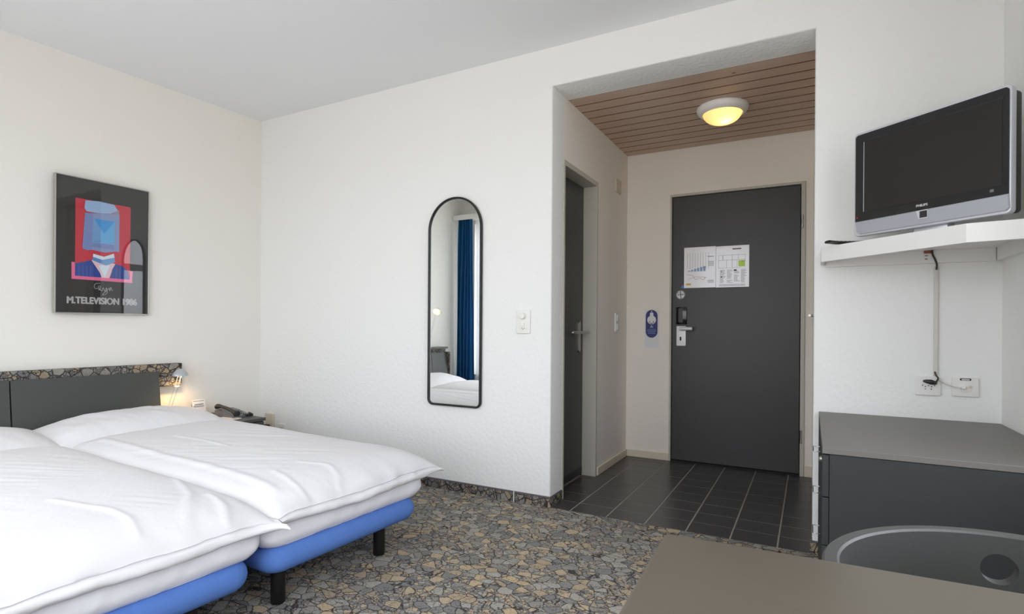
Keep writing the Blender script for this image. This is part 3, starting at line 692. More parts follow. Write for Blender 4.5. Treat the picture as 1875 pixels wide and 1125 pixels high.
bm = bm_new(); box(bm, -.075, .075, -.05, .05, 0, .005, bev=.001, seg=1); mesh_obj('sheets', bm, M['paper'], np_)
bm = bm_new(); box(bm, .03, .06, .01, .03, .005, .0056); mesh_obj('logo_print', bm, M['brown_ink'], np_)

# bedside lamps: two thin rods and a small tilted reflector
def lamp(name, label, foot, head, tilt, rods, hue, power):
    t = thing(name, label, 'lamp', foot, LA)
    R_ = Matrix.Rotation(-LA, 3, 'Z'); hd = R_ @ (Vector(head)-Vector(foot))
    bm = bm_new(); lathe(bm, [(0, 0), (.045, 0), (.045, .008), (.03, .016), (.012, .03), (0, .03)], 24); mesh_obj('base', bm, M['lamp_grey'], t, 40)
    for d in (-.011, .011):
        bm = bm_new(); tube(bm, [(0, d, .02), (hd.x*.6, hd.y*.6+d, hd.z*.6), (hd.x, hd.y+d, hd.z)], .0022, 6); mesh_obj('rod', bm, M['silver_light'], t, 60)
    m_ = hd*rods; bm = bm_new(); roundbox(bm, .012, .034, .014, .003, .002, tuple(m_)); mesh_obj('clamp', bm, M['lamp_grey'], t, 40)
    bm = bm_new(); prof = [(.050, -.013), (.047, -.002), (.037, .014), (.022, .027), (.007, .034), (0, .035), (0, .032), (.006, .031), (.020, .024), (.035, .011), (.045, -.004), (.0485, -.013)]
    L_ = [[Vector((r*math.cos(2*PI*k/24)*.85, r*math.sin(2*PI*k/24), z)) for k in range(24)] for r, z in [(max(r, 1e-4), z) for r, z in prof]]
    loft(bm, L_, cap=False); sh = mesh_obj('shade', bm, M['lamp_grey'], t, 50); sh.location = hd; sh.rotation_euler = tilt
    bm = bm_new(); bmesh.ops.create_icosphere(bm, subdivisions=2, radius=.010); bl = mesh_obj('bulb', bm, M['bulb'], t, 80); bl.parent = sh; bl.location = (0, 0, -.002)
    ld = bpy.data.lights.new('bulb_light', 'SPOT'); ld.energy = power; ld.color = hue; ld.shadow_soft_size = .012; ld.spot_size = math.radians(140); ld.spot_blend = 1.0
    lo = bpy.data.objects.new('bulb_light', ld); COL.objects.link(lo); lo.parent = t; lo.location = hd+Vector((0, 0, -.012)); lo.rotation_euler = tilt
    return t
lamp('bedside_lamp', 'thin rod lamp with grey shade glowing at the end of the headboard', W(.712, .085, .44), W(.662, .12, .690), (.0, .0, 0), .66, (1, .60, .25), 4.0)
lamp('bedside_lamp', 'tall rod lamp on the dark ledge seen only in the mirror', W(2.22, .07, .778), W(2.31, .13, 1.19), (.75, -.6, 0), .3, (1, .70, .42), 1.0)

# wall plates by the nightstand
cp = thing('cover_plate', 'beige blank cover plate on the wall right of the nightstand', 'cover plate', (.126, 0, .29))
bm = bm_new(); roundbox(bm, .086, .11, .02, .006, .004, (0, -.010, 0), axis='Y'); mesh_obj('plate', bm, M['beige_plastic'], cp, 40)
bm = bm_new(); roundbox(bm, .045, .03, .03, .006, .006, (-.004, -.036, -.042), axis='Y'); mesh_obj('plug', bm, M['black'], cp, 40)
def holes(bm, pts, r, y):
    for (x, z) in pts: lathe(bm, [(0, y), (r, y), (r, y+.001), (0, y+.001)], 8, (x, 0, z), 'Y')
so = thing('wall_socket', 'small white wall socket just above the duvet edge in the corner', 'socket', (.258, 0, .238))
bm = bm_new(); roundbox(bm, .078, .078, .012, .006, .003, (0, -.006, 0), axis='Y'); mesh_obj('plate', bm, M['white_plastic'], so, 40)
bm = bm_new(); holes(bm, ((-.010, .010), (.010, .010), (0, .004)), .003, -.0128); mesh_obj('pin_hole', bm, M['hole'], so)

# ------------------------------------------------------------------ poster
PTW = 0.0436                                                 # hangs a little away from the wall at its near edge
po = thing('framed_poster', 'framed poster of an abstract blue head on red over black', 'poster', W(.8112, 0), LA+PTW)
S0, S1, Z0, Z1 = .8112, 1.3175, 1.0766, 1.8770
def pbox(bm, s0, s1, z0, z1, n0, n1, bev=0): return box(bm, n0, n1, -s1+.8112, -s0+.8112, z0, z1, bev)
bm = bm_new(); pbox(bm, S0+.004, S1-.004, Z0+.004, Z1-.004, .002, .014); mesh_obj('black_print', bm, P['black'], po)
for q in ((S0, S1, Z0, Z0+.006), (S0, S1, Z1-.006, Z1), (S0, S0+.006, Z0+.006, Z1-.006), (S1-.006, S1, Z0+.006, Z1-.006)):
    bm = bm_new(); pbox(bm, *q, .001, .024, .001); mesh_obj('frame_bar', bm, M['steel'], po)
lay_n = [.0142]
def art(name, pts, key):
    lay_n[0] += .00012
    bm = bm_new(); vs = [bm.verts.new((lay_n[0], .8112-s, z)) for s, z in pts]; f = bm.faces.new(vs); bmesh.ops.triangulate(bm, faces=[f])
    bm.normal_update()
    return mesh_obj(name, bm, P[key], po)
art('pink_border', [(1.2328, 1.3774), (1.2161, 1.3764), (1.2157, 1.2974), (.9215, 1.2972), (.92, 1.3512), (.9041, 1.3507), (.9081, 1.2767), (1.2322, 1.2789)], 'pink')
art('red_field', [(1.2148, 1.755), (.9185, 1.753), (.9215, 1.2972), (1.2157, 1.2974)], 'red')
art('shirt', [(1.1451, 1.3856), (1.1286, 1.3994), (1.004, 1.3887), (1.0247, 1.3342), (1.037, 1.297), (1.0903, 1.2974)], 'blush')
art('shirt_facet', [(1.0948, 1.3702), (1.0333, 1.3763), (1.0601, 1.2981)], 'pale')
art('jacket_side', [(1.2138, 1.3712), (1.174, 1.3826), (1.1333, 1.3989), (1.12, 1.37), (1.0864, 1.3241), (1.0782, 1.2984), (1.2157, 1.2974)], 'navy')
art('jacket_side', [(1.0039, 1.3859), (.9612, 1.3785), (.9332, 1.3471), (.9223, 1.2972), (1.0328, 1.2973), (1.0206, 1.3536)], 'navy')
for s in (1.20, 1.18, 1.16, 1.14): art('jacket_stripe', [(s, 1.365), (s-.006, 1.366), (s-.008, 1.2985), (s, 1.2985)], 'navy2')
for s in (1.00, .98, .96): art('jacket_stripe', [(s, 1.372), (s-.006, 1.368), (s-.004, 1.2985), (s+.002, 1.2985)], 'navy2')
art('neck', [(1.1273, 1.462), (1.09, 1.455), (.9874, 1.4674), (1.0042, 1.4271), (1.0707, 1.4339), (1.1232, 1.4418)], 'red')
art('collar', [(1.1232, 1.4372), (1.0666, 1.4249), (1.0127, 1.4501), (1.0066, 1.40), (1.054, 1.3723), (1.127, 1.3996)], 'pale')
art('collar_band', [(1.1255, 1.4183), (1.0747, 1.4052), (1.0747, 1.3795), (1.127, 1.3968)], 'mid')
art('collar_band', [(1.0747, 1.4052), (1.0084, 1.4266), (1.0074, 1.398), (1.0556, 1.3722), (1.0747, 1.3795)], 'sky')
art('head', [(1.1677, 1.6739), (1.10, 1.682), (.9827, 1.6974), (.9831, 1.4612), (1.0, 1.465), (1.0544, 1.4518), (1.0871, 1.4527), (1.1273, 1.4599), (1.1549, 1.4538), (1.1798, 1.4627)], 'lilac')
art('head_side', [(1.1677, 1.6739), (1.1269, 1.6757), (1.1305, 1.4596), (1.1549, 1.4538), (1.1798, 1.4627)], 'lilac2')
art('screen_square', [(1.1243, 1.6482), (1.0096, 1.6486), (1.0114, 1.5067), (1.1299, 1.5033)], 'sky')
art('screen_square', [(1.085, 1.64), (1.0096, 1.6486), (1.0114, 1.5067), (1.085, 1.505)], 'cyan')
art('chin_bar', [(1.1295, 1.50), (1.0114, 1.503), (1.0114, 1.472), (1.1295, 1.478)], 'lilac2')
art('triangle', [(1.1203, 1.647), (1.0096, 1.6467), (1.0673, 1.5645)], 'tri')
art('cap', [(1.1658, 1.7479), (1.0968, 1.7559), (1.0144, 1.7511), (.9905, 1.7172), (1.0308, 1.6927), (1.0965, 1.6839), (1.16, 1.6845), (1.171, 1.7027)], 'cap')
art('torn_corner', [(1.0309, 1.6956), (.9846, 1.7231), (.987, 1.6938)], 'grey')
sig = [(1.0861, 1.263), (1.1103, 1.2585), (1.1182, 1.2421), (1.1117, 1.2285), (1.0981, 1.2313), (1.0899, 1.2205), (1.0844, 1.2444), (1.0957, 1.2408), (1.0777, 1.2166), (1.0697, 1.2359), (1.0597, 1.2148), (1.0532, 1.2369), (1.0498, 1.204), (1.0735, 1.1932), (1.0449, 1.228), (1.0367, 1.2352), (1.0349, 1.2191), (1.0284, 1.2414), (1.0241, 1.2245), (1.0174, 1.223)]
bm = bm_new(); tube(bm, bez([(.0165, .8112-s, z) for s, z in sig], 5), .0011, 5); mesh_obj('signature', bm, P['sig'], po, 60)
# text plane faces +x (into the room), reading direction = towards the mirror wall = local +y
TM = Matrix(((0, 0, 1, .0165), (1, 0, 0, -1.0676+.8112), (0, 1, 0, 1.1555), (0, 0, 0, 1)))
text_obj('lettering', 'M.TELEVISION 1986', .06, P['text'], po, TM, spread=.0034, fit=.377, fit_h=.0425)
bm = bm_new(); pbox(bm, S0+.006, S1-.006, Z0+.006, Z1-.006, .0185, .0205); mesh_obj('glass', bm, M['poster_glass'], po)

# ------------------------------------------------------------------ arched mirror
mi = thing('wall_mirror', 'tall arched mirror with thin black frame on the white wall', 'mirror', (1.8145, 0, 0))
MW, MZ0, MZ1 = .196, .523, 1.813
def arch(w, z0, z1, rb, n=28):
    pts = []
    for k in range(n+1): a = PI*k/n; pts.append((w*math.cos(a), z1-w+w*math.sin(a)))
    for cx, a0 in ((-w+rb, PI), (w-rb, 1.5*PI)):
        for k in range(7): a = a0+PI/2*k/6; pts.append((cx+rb*math.cos(a), z0+rb+rb*math.sin(a)))
    return pts
bm = bm_new(); out = arch(MW-.006, MZ0+.006, MZ1-.006, .03); prism(bm, out, .008, 'Y', -.012); mesh_obj('glass', bm, M['mirror'], mi)
bm = bm_new(); c_ = arch(MW-.005, MZ0+.005, MZ1-.005, .033); n_ = len(c_); rings = []
for i in range(n_):
    p = Vector((c_[i][0], c_[i][1])); d = (Vector(c_[(i+1) % n_])-Vector(c_[i-1])).normalized(); nrm = Vector((d.y, -d.x))
    rings.append([bm.verts.new((p.x+nrm.x*a*.0065, -.012+b*.012, p.y+nrm.y*a*.0065)) for a, b in rrect(2, 2, .7, 2)])
for i in range(n_):
    a, b = rings[i], rings[(i+1) % n_]; m_ = len(a)
    for k in range(m_): bm.faces.new((a[k], a[(k+1) % m_], b[(k+1) % m_], b[k]))
mesh_obj('frame', bm, M['black'], mi, 50)

# ------------------------------------------------------------------ switch plates on the wall and in the hall
sw = thing('dimmer_socket_plate', 'white plate with round dimmer knob over a socket, between mirror and hall', 'switch', (2.291, 0, 1.046))
bm = bm_new(); roundbox(bm, .088, .138, .010, .006, .003, (0, -.005, 0), axis='Y'); mesh_obj('plate', bm, M['white_plastic'], sw, 40)
bm = bm_new(); lathe(bm, [(0, -.010), (.020, -.010), (.018, -.026), (.016, -.028), (0, -.028)], 24, (-.002, 0, .033), 'Y'); mesh_obj('dimmer_knob', bm, M['white_plastic'], sw, 40)
bm = bm_new(); lathe(bm, [(0, -.0095), (.029, -.0095), (.029, -.0108), (.027, -.0112), (0, -.0112)], 24, (0, 0, -.028), 'Y'); f_ = mesh_obj('socket_face', bm, M['white_plastic'], sw, 40)
bm = bm_new(); roundbox(bm, .022, .022, .006, .002, .001, (-.002, -.0135, -.016), axis='Y'); mesh_obj('rocker', bm, M['white_plastic'], sw, 40)
bm = bm_new(); holes(bm, ((-.008, -.038), (0, -.043), (.008, -.038)), .0025, -.0118); mesh_obj('pin_hole', bm, M['hole'], f_)
s2 = thing('light_switch', 'narrow white double switch on the left hall wall', 'switch', (A, 1.184, 1.053))
bm = bm_new(); roundbox(bm, .08, .14, .012, .005, .003, (.006, 0, 0), axis='X'); mesh_obj('plate', bm, M['white_plastic'], s2, 40)
for z in (.032, -.032): bm = bm_new(); roundbox(bm, .045, .045, .008, .004, .003, (.014, 0, z), axis='X'); mesh_obj('rocker', bm, M['white_plastic'], s2, 40)
vp = thing('blank_wall_cover', 'yellowed blank cover high on the left hall wall', 'cover plate', (A, 1.195, 2.08))
bm = bm_new(); roundbox(bm, .125, .10, .012, .004, .003, (.006, 0, 0), axis='X'); mesh_obj('cover', bm, M['beige_plastic'], vp, 40)
bm = bm_new(); box(bm, .0118, .0128, -.05, .05, -.002, .002); mesh_obj('seam', bm, M['cream_base'], vp)

# ------------------------------------------------------------------ things on the entry door and the end wall
YD = D+.004                                                   # door leaf face
def flat(bm, x0, x1, z0, z1, t=.0006): return box(bm, x0, x1, -t, 0, z0, z1)
n1 = thing('escape_plan_notice', 'shiny laminated coloured map sheet on the dark entry door, left of the pair', 'notice', (3.016, YD, 1.47))
bm = bm_new(); flat(bm, -.113, .113, -.152, .152, .0012); mesh_obj('sheet', bm, M['film'], n1)
bm = bm_new()
for i in range(9): flat(bm, -.09+.019*i, -.0885+.019*i, -.01, .11, .0015)
for i in range(5): flat(bm, .06, .10, .04-.008*i, .043-.008*i, .0015)
for i in range(3): flat(bm, .058, .10, -.10-.008*i, -.097-.008*i, .0015)
mesh_obj('print', bm, M['ink'], n1)
bm = bm_new()
for i in range(6): flat(bm, -.085+.022*i, -.068+.022*i, -.03, -.022+.006*i, .0015)
flat(bm, .055, .10, .075, .082, .0015); mesh_obj('blue_print', bm, M['pale_blue_ink'], n1)
bm = bm_new(); tube(bm, bez([(-.095, -.0012, -.05), (-.05, -.0012, -.062), (-.03, -.0012, -.09), (.0, -.0012, -.08), (.03, -.0012, -.095), (.04, -.0012, -.07)], 6), .0014, 5)
tube(bm, bez([(-.08, -.0012, -.085), (-.02, -.0012, -.07), (.05, -.0012, -.078)], 6), .0012, 5); mesh_obj('route_print', bm, M['brown_ink'], n1)
bm = bm_new(); flat(bm, -.098, -.062, -.132, -.118, .0015); mesh_obj('orange_label', bm, M['orange'], n1)
n2 = thing('floor_plan_notice', 'laminated black and white floor plan on the dark entry door, right of the pair', 'notice', (3.244, YD, 1.468))
bm = bm_new(); flat(bm, -.113, .113, -.152, .150, .0012); mesh_obj('sheet', bm, M['film'], n2)
bm = bm_new()
for (x0, x1, z0, z1) in ((-.095, .09, .082, .0835), (-.095, .09, .045, .0465), (-.095, .06, -.012, -.0105), (-.066, -.063, .045, .083), (-.002, .000, -.012, .083), (.04, .0415, .045, .083), (-.04, -.0385, -.012, .045), (.032, .0335, -.012, .045), (.085, .0865, .03, .083), (-.095, -.0935, -.012, .083)): flat(bm, x0, x1, z0, z1, .0015)
for r in range(13):
    for c in range(4):
        if random.random() < .85: flat(bm, -.085+.048*c, -.085+.048*c+random.uniform(.022, .04), -.028-.0075*r, -.0255-.0075*r, .0015)
for i in range(3): flat(bm, -.09, .088, -.132-.006*i, -.130-.006*i, .0015)
mesh_obj('plan_print', bm, M['ink'], n2)
bm = bm_new(); flat(bm, .0, .06, .122, .130, .0015); flat(bm, .01, .03, -.034, -.024, .0015); flat(bm, -.08, -.068, -.08, -.073, .0015); flat(bm, -.078, -.073, -.04, -.032, .0015); mesh_obj('bold_print', bm, M['ink_dark'], n2)
sn_ = thing('sticky_note', 'small lime green sticky note on the floor plan', 'note', (3.307, YD-.0018, 1.486))
bm = bm_new(); prism(bm, [(-.022, -.0004), (.022, -.0004), (.022, -.004), (-.022, -.0012)], .044, 'Z', -.022); mesh_obj('sheet', bm, M['sticky'], sn_)
bm = bm_new(); box(bm, .002, .010, -.0045, -.0035, .012, .018); mesh_obj('mark', bm, M['brown_ink'], sn_)
ns2 = thing('no_smoking_sticker', 'round white no smoking sticker above the door lock', 'sticker', (2.878, YD, 1.268))
bm = bm_new(); lathe(bm, [(0, 0), (.034, 0), (.034, -.0008), (0, -.0008)], 32, axis='Y'); mesh_obj('disc', bm, M['paper'], ns2)
bm = bm_new()
for k in range(32):
    a0, a1 = 2*PI*k/32, 2*PI*(k+1)/32
    prism(bm, [(.033*math.cos(a0), .033*math.sin(a0)), (.033*math.cos(a1), .033*math.sin(a1)), (.0295*math.cos(a1), .0295*math.sin(a1)), (.0295*math.cos(a0), .0295*math.sin(a0))], -.0006, 'Y', -.0008)
prism(bm, [(-.004, .031), (.001, .031), (.006, -.031), (.001, -.031)], -.0008, 'Y', -.0008)
prism(bm, [(-.022, -.004), (.024, .001), (.024, .006), (-.022, .001)], -.0007, 'Y', -.0008)
tube(bm, bez([(-.018, -.0012, .004), (-.022, -.0012, .014), (-.010, -.0012, .018), (-.006, -.0012, .010)], 4), .0013, 5); mesh_obj('symbol', bm, M['ink_dark'], ns2)
bs = thing('blue_sticker', 'tiny blue sticker at the lower left corner of the door notices', 'sticker', (2.894, YD, 1.329))
bm = bm_new(); prism(bm, [(-.016, -.010), (.012, -.012), (.016, .010), (-.004, .012)], -.0008, 'Y', 0); mesh_obj('film', bm, M['blue_sticker'], bs)
# do not disturb hanger on a pin
hg = thing('door_hanger', 'navy blue door hanger with white cutout on a hook beside the entry door', 'sign', (2.6615, D, 1.047))
pts = []
for k in range(17): a = PI*k/16; pts.append((.0455*math.cos(a), .0625+.0455*math.sin(a)))
for k in range(17): a = PI+PI*k/16; pts.append((.0455*math.cos(a), -.0625+.0455*math.sin(a)))
bm = bm_new(); prism(bm, pts, -.002, 'Y', -.003); mesh_obj('card', bm, M['hanger'], hg)
pts = []
for k in range(25):
    a = math.radians(112)+math.radians(316)*k/24; pts.append((.034*math.cos(a), .030+.034*math.sin(a)))
pts = [(x, z) for x, z in pts]; pts = [(-.013, .064), ]+pts[:]+[(.013, .064), (.014, .078), (.008, .088), (-.008, .088), (-.014, .078)]
bm = bm_new(); prism(bm, pts, -.0006, 'Y', -.005); mesh_obj('white_shape', bm, M['paper'], hg)
bm = bm_new(); tube(bm, bez([(-.012, -.0062, .022), (-.016, -.0062, .012), (-.008, -.0062, .004), (.0, -.0062, .002), (.008, -.0062, .004), (.016, -.0062, .012), (.012, -.0062, .022)], 5), .002, 6); tube(bm, [(0, -.0062, .002), (0, -.0062, -.010)], .002, 6); mesh_obj('glyph', bm, M['ink_dark'], hg)
bm = bm_new(); prism(bm, [(-.014, -.030), (.014, -.030), (.003, -.010), (-.003, -.010)], -.0006, 'Y', -.005)
for (z, hw) in ((-.044, .032), (-.054, .036), (-.064, .028), (-.075, .030)): box(bm, -hw, hw, -.0058, -.005, z-.0016, z+.0016)
mesh_obj('print', bm, M['hanger_ink'], hg)
bm = bm_new(); lathe(bm, [(0, -.001), (.004, -.001), (.004, -.010), (0, -.012)], 10, (0, 0, .098), 'Y'); mesh_obj('hook', bm, M['white_plastic'], hg, 40)
pp = thing('paper_slip', 'pale paper slip on the wall behind the navy door hanger', 'paper', (2.6625, D, .99))
bm = bm_new(); box(bm, -.054, .054, -.0012, -.0002, -.128, .158); mesh_obj('sheet', bm, M['paper'], pp)

# ------------------------------------------------------------------ ceiling lamp in the hall
cl = thing('ceiling_lamp', 'round white rimmed ceiling lamp glowing warm in the entry hall', 'ceiling lamp', (3.262, .765, HO+.001))
bm = bm_new(); lathe(bm, [(.02, 0), (.150, 0), (.152, -.008), (.149, -.020), (.140, -.032), (.128, -.040), (.118, -.043), (.114, -.040), (.112, -.030), (.112, -.004), (.02, -.004)], 48); mesh_obj('rim', bm, M['lamp_rim'], cl, 50)
bm = bm_new(); prof = [(.113*math.cos(a), -.036-.066*math.sin(a)) for a in [PI/2*k/10 for k in range(11)]]
loft(bm, [[(max(r, 1e-4)*math.cos(2*PI*k/48), max(r, 1e-4)*math.sin(2*PI*k/48), z) for k in range(48)] for r, z in prof], cap=False); mesh_obj('glass_dome', bm, M['dome'], cl, 70)
ld = bpy.data.lights.new('bulb_light', 'POINT'); ld.energy = 0.30; ld.color = (1, .58, .24); ld.shadow_soft_size = .012
lo = bpy.data.objects.new('bulb_light', ld); COL.objects.link(lo); lo.parent = cl; lo.location = (.02, -.02, -.066)

# ------------------------------------------------------------------ corner shelf, television and cables
sh = thing('corner_shelf', 'white wall shelf with slanted front under the television', 'shelf', (0, 0, 0))
SP = [(3.788, -.002), (3.788, -.160), (4.190, -.565), (RX-.002, -.600), (RX-.002, -.002)]
bm = bm_new(); prism(bm, SP, .018, 'Z', 1.342); mesh_obj('board', bm, M['white_paint'], sh)
def strip(a, b, th, z0, z1):
    a, b = Vector(a), Vector(b); d = (b-a).normalized(); n = Vector((-d.y, d.x))*th
    bm = bm_new(); prism(bm, [tuple(a), tuple(b), tuple(b+n), tuple(a+n)], z1-z0, 'Z', z0); return bm
for (a, b) in (((3.786, -.162), (4.191, -.568)), ((4.191, -.568), (RX-.002, -.604))): mesh_obj('fascia', strip(a, b, .018, 1.299, 1.3605), M['white_paint'], sh)
mesh_obj('end_board', strip((3.786, -.004), (3.786, -.162), .016, 1.301, 1.3603), M['white_paint'], sh)
bm = bm_new(); box(bm, 3.806, RX-.024, -.02, -.001, 1.290, 1.342); mesh_obj('wall_cleat', bm, M['white_paint'], sh)
bm = bm_new(); box(bm, RX-.022, RX-.001, -.56, -.021, 1.290, 1.342); mesh_obj('wall_cleat', bm, M['white_paint'], sh)
bm = bm_new(); box(bm, 4.160, 4.186, -.026, -.0195, 1.330, 1.342); box(bm, 4.162, 4.173, -.0215, -.0195, 1.319, 1.3225); box(bm, 4.163, 4.172, -.0215, -.0195, 1.305, 1.309); o = mesh_obj('bracket', bm, M['rust'], sh); o['label'] = 'brown metal bracket with two screws'

TU = Vector((.778, -.628, 0)); TA = math.atan2(-.628, .778)
tv = thing('television', 'flat silver and black television angled on the white corner shelf', 'television', (3.910+.778*.262, -.2005-.628*.262, 1.3605), TA)
# local: x along the screen (0 = centre), y = away from the viewer, z up from the shelf
def tz(z): return z-1.3605
def tx(u): return u-.262
bm = bm_new(); w_, h_ = .523, .414; zc = tz(1.6)
roundbox(bm, w_+.004, h_+.004, .030, .016, .004, (-.0075, .013, zc), axis='Y'); mesh_obj('silver_surround', bm, M['silver_light'], tv, 40)
bm = bm_new(); roundbox(bm, w_-.012, h_-.012, .05, .014, .012, (-.0045, .05, zc), axis='Y'); roundbox(bm, w_-.09, h_-.1, .05, .02, .02, (0, .09, zc), axis='Y'); mesh_obj('back_cover', bm, M['phone_dark'], tv, 40)
bm = bm_new(); bz0, bz1 = -.001, .513; tp_ = [(tx(bz0), tz(1.450)), (tx(bz1), tz(1.454))]
for cx_, a0_ in ((bz1-.012, 0), (bz0+.012, PI/2)):
    for k in range(7): a_ = a0_+PI/2*k/6; tp_.append((tx(cx_+.012*math.cos(a_)), tz(1.799-.012+.012*math.sin(a_))))
prism(bm, tp_, -.004, 'Y', -.002); mesh_obj('bezel', bm, M['bezel'], tv)
bm = bm_new(); prism(bm, [(tx(.000), tz(1.4485)), (tx(.514), tz(1.4535)), (tx(.516), tz(1.408)), (tx(.507), tz(1.400)), (tx(.020), tz(1.3975)), (tx(.006), tz(1.408))], -.006, 'Y', -.002)
bmesh.ops.bevel(bm, geom=[e for e in bm.edges if all(v.co.y < -.007 for v in e.verts)], offset=.002, segments=2, affect='EDGES'); lb = mesh_obj('lower_panel', bm, M['silver'], tv, 30)
bm = bm_new(); box(bm, tx(.036), tx(.495), -.0068, -.0055, tz(1.486), tz(1.766)); sc_ = mesh_obj('screen', bm, M['screen'], tv)
bm = bm_new(); box(bm, tx(.033), tx(.036), -.0075, -.0055, tz(1.486), tz(1.766)); mesh_obj('screen_edge', bm, M['silver'], sc_)
bm = bm_new(); box(bm, tx(.036), tx(.500), -.0075, -.0055, tz(1.764), tz(1.770)); mesh_obj('screen_lip', bm, M['black'], sc_); bm = bm_new(); box(bm, tx(.036), tx(.500), -.0075, -.0055, tz(1.4845), tz(1.486)); mesh_obj('screen_lip', bm, M['black'], sc_)
TT = Matrix(((1, 0, 0, tx(.2526)), (0, 0, -1, -.0062), (0, 1, 0, tz(1.4690)), (0, 0, 0, 1)))
text_obj('brand_lettering', 'PHILIPS', .011, M['paper'], tv, TT, spread=.0004, fit=.0395, fit_h=.0088)
bm = bm_new(); prism(bm, [(tx(.2345), tz(1.4500)), (tx(.2750), tz(1.4505)), (tx(.2740), tz(1.4190)), (tx(.2440), tz(1.4190))], -.003, 'Y', -.008); rs = mesh_obj('sensor_surround', bm, M['silver_light'], tv)
bm = bm_new(); box(bm, tx(.2480), tx(.2730), -.0118, -.0108, tz(1.4225), tz(1.4465)); mesh_obj('sensor_window', bm, M['phone_dark'], rs)
bm = bm_new(); box(bm, tx(.4625), tx(.473), -.0068, -.0055, tz(1.4685), tz(1.4775)); mesh_obj('sticker', bm, M['phone_grey'], tv)
bm = bm_new(); box(bm, tx(.0055), tx(.0095), -.0068, -.0055, tz(1.463), tz(1.468)); mesh_obj('standby_light', bm, M['red_led'], tv)
bm = bm_new(); roundbox(bm, .16, .13, .010, .02, .004, (0, .055, .005)); box(bm, -.058, .058, .025, .07, .008, .045, bev=.006); mesh_obj('stand', bm, M['silver_light'], tv, 40)
bm = bm_new(); tube(bm, bez([(-.075, .05, .10), (-.082, .07, .04), (-.078, .10, .004)], 6), .003, 6); mesh_obj('cable', bm, M['black'], tv, 60)

rc = thing('remote_control', 'slim dark remote control on the far end of the white shelf', 'remote', (3.868, -.190, 1.3605), .5)
bm = bm_new(); lays = []
for k in range(9):
    u = -1+2*k/8; lays.append([(u*.068, a*.022, .004+.004*abs(u)**2+b*.0055+.006) for a, b in rrect(2, 2, .7, 3)])
loft(bm, lays); mesh_obj('body', bm, M['phone_dark'], rc, 40)
bm = bm_new()
for i in range(7):
    for j in range(3): box(bm, -.055+.016*i, -.045+.016*i, -.014+.011*j, -.007+.011*j, .012, .0165)
mesh_obj('button', bm, M['phone_grey'], rc)

cd = tag(mesh_obj('cable_duct', box(bm_new(), 4.196, 4.2105, -.012, -.001, .825, 1.275, bev=.002), M['white_cable']), 'thin white cable duct running down the wall below the shelf', 'cable duct')
cd.rotation_euler = (0, 0, 0)
pc = thing('power_cable', 'dark brown power cord with plug at the socket under the shelf', 'cable', (0, 0, 0))
bm = bm_new(); tube(bm, bez([(4.186, -.030, 1.342), (4.187, -.030, 1.325), (4.196, -.024, 1.305), (4.203, -.018, 1.285), (4.203, -.014, 1.262)], 6), .0036, 8); mesh_obj('upper_cord', bm, M['brown_cable'], pc, 60); bm = bm_new(); tube(bm, bez([(4.200, -.013, .842), (4.203, -.018, .828), (4.209, -.024, .818), (4.206, -.028, .808), (4.198, -.03, .797)], 6), .0032, 8); mesh_obj('lower_cord', bm, M['brown_cable'], pc, 60)
bm = bm_new(); tube(bm, [(4.200, -.026, .796), (4.196, -.030, .797), (4.185, -.032, .800), (4.168, -.030, .8025), (4.160, -.026, .803)], .01, 10, radii=[.007, .0085, .0105, .0075, .004]); mesh_obj('plug', bm, M['phone_dark'], pc, 60)
ac = tag(mesh_obj('antenna_cable', tube(bm_new(), bez([(4.208, -.012, .822), (4.216, -.014, .806), (4.243, -.018, .789), (4.280, -.020, .781), (4.296, -.014, .779)], 8), .0022, 6), M['white_cable'], None, 60), 'thin white antenna cable curving between the two wall plates', 'cable')
p1 = thing('power_socket_plate', 'white triple power socket plate with the dark plug', 'socket', (4.178, 0, .781))
bm = bm_new(); roundbox(bm, .087, .078, .010, .005, .003, (0, -.005, 0), axis='Y'); mesh_obj('plate', bm, M['white_plastic'], p1, 40)
bm = bm_new(); holes(bm, ((-.018, .003), (-.009, -.002), (-.009, -.012), (.022, .003), (.012, -.002), (.011, -.012), (.002, .002)), .0022, -.0108); mesh_obj('pin_hole', bm, M['hole'], p1)
p2 = thing('antenna_socket_plate', 'white antenna socket plate at the right end of the thin cable', 'socket', (4.3005, 0, .7835))
bm = bm_new(); roundbox(bm, .087, .078, .010, .005, .003, (0, -.005, 0), axis='Y'); mesh_obj('plate', bm, M['white_plastic'], p2, 40)
bm = bm_new(); lathe(bm, [(0, -.0095), (.0235, -.0095), (.0235, -.0106), (.022, -.0112), (0, -.0112)], 28, (.001, 0, 0), 'Y'); mesh_obj('round_cover', bm, M['white_plastic'], p2, 40)
bm = bm_new(); lathe(bm, [(0, -.011), (.006, -.011), (.006, -.0122), (0, -.0122)], 14, (.016, 0, .001), 'Y'); mesh_obj('jack', bm, M['beige_plastic'], p2)
bm = bm_new(); tube(bm, [(-.016, -.012, -.004), (.0, -.020, -.0035)], .006, 10); mesh_obj('cable_plug', bm, M['white_plastic'], p2, 50)
bm = bm_new(); roundbox(bm, .036, .009, .002, .003, .0005, (0, -.0105, .031), axis='Y'); lw = mesh_obj('label_window', bm, M['hole'], p2)
bm = bm_new(); box(bm, -.013, .013, -.0120, -.0114, .0285, .0325); mesh_obj('label_strip', bm, M['paper'], lw)

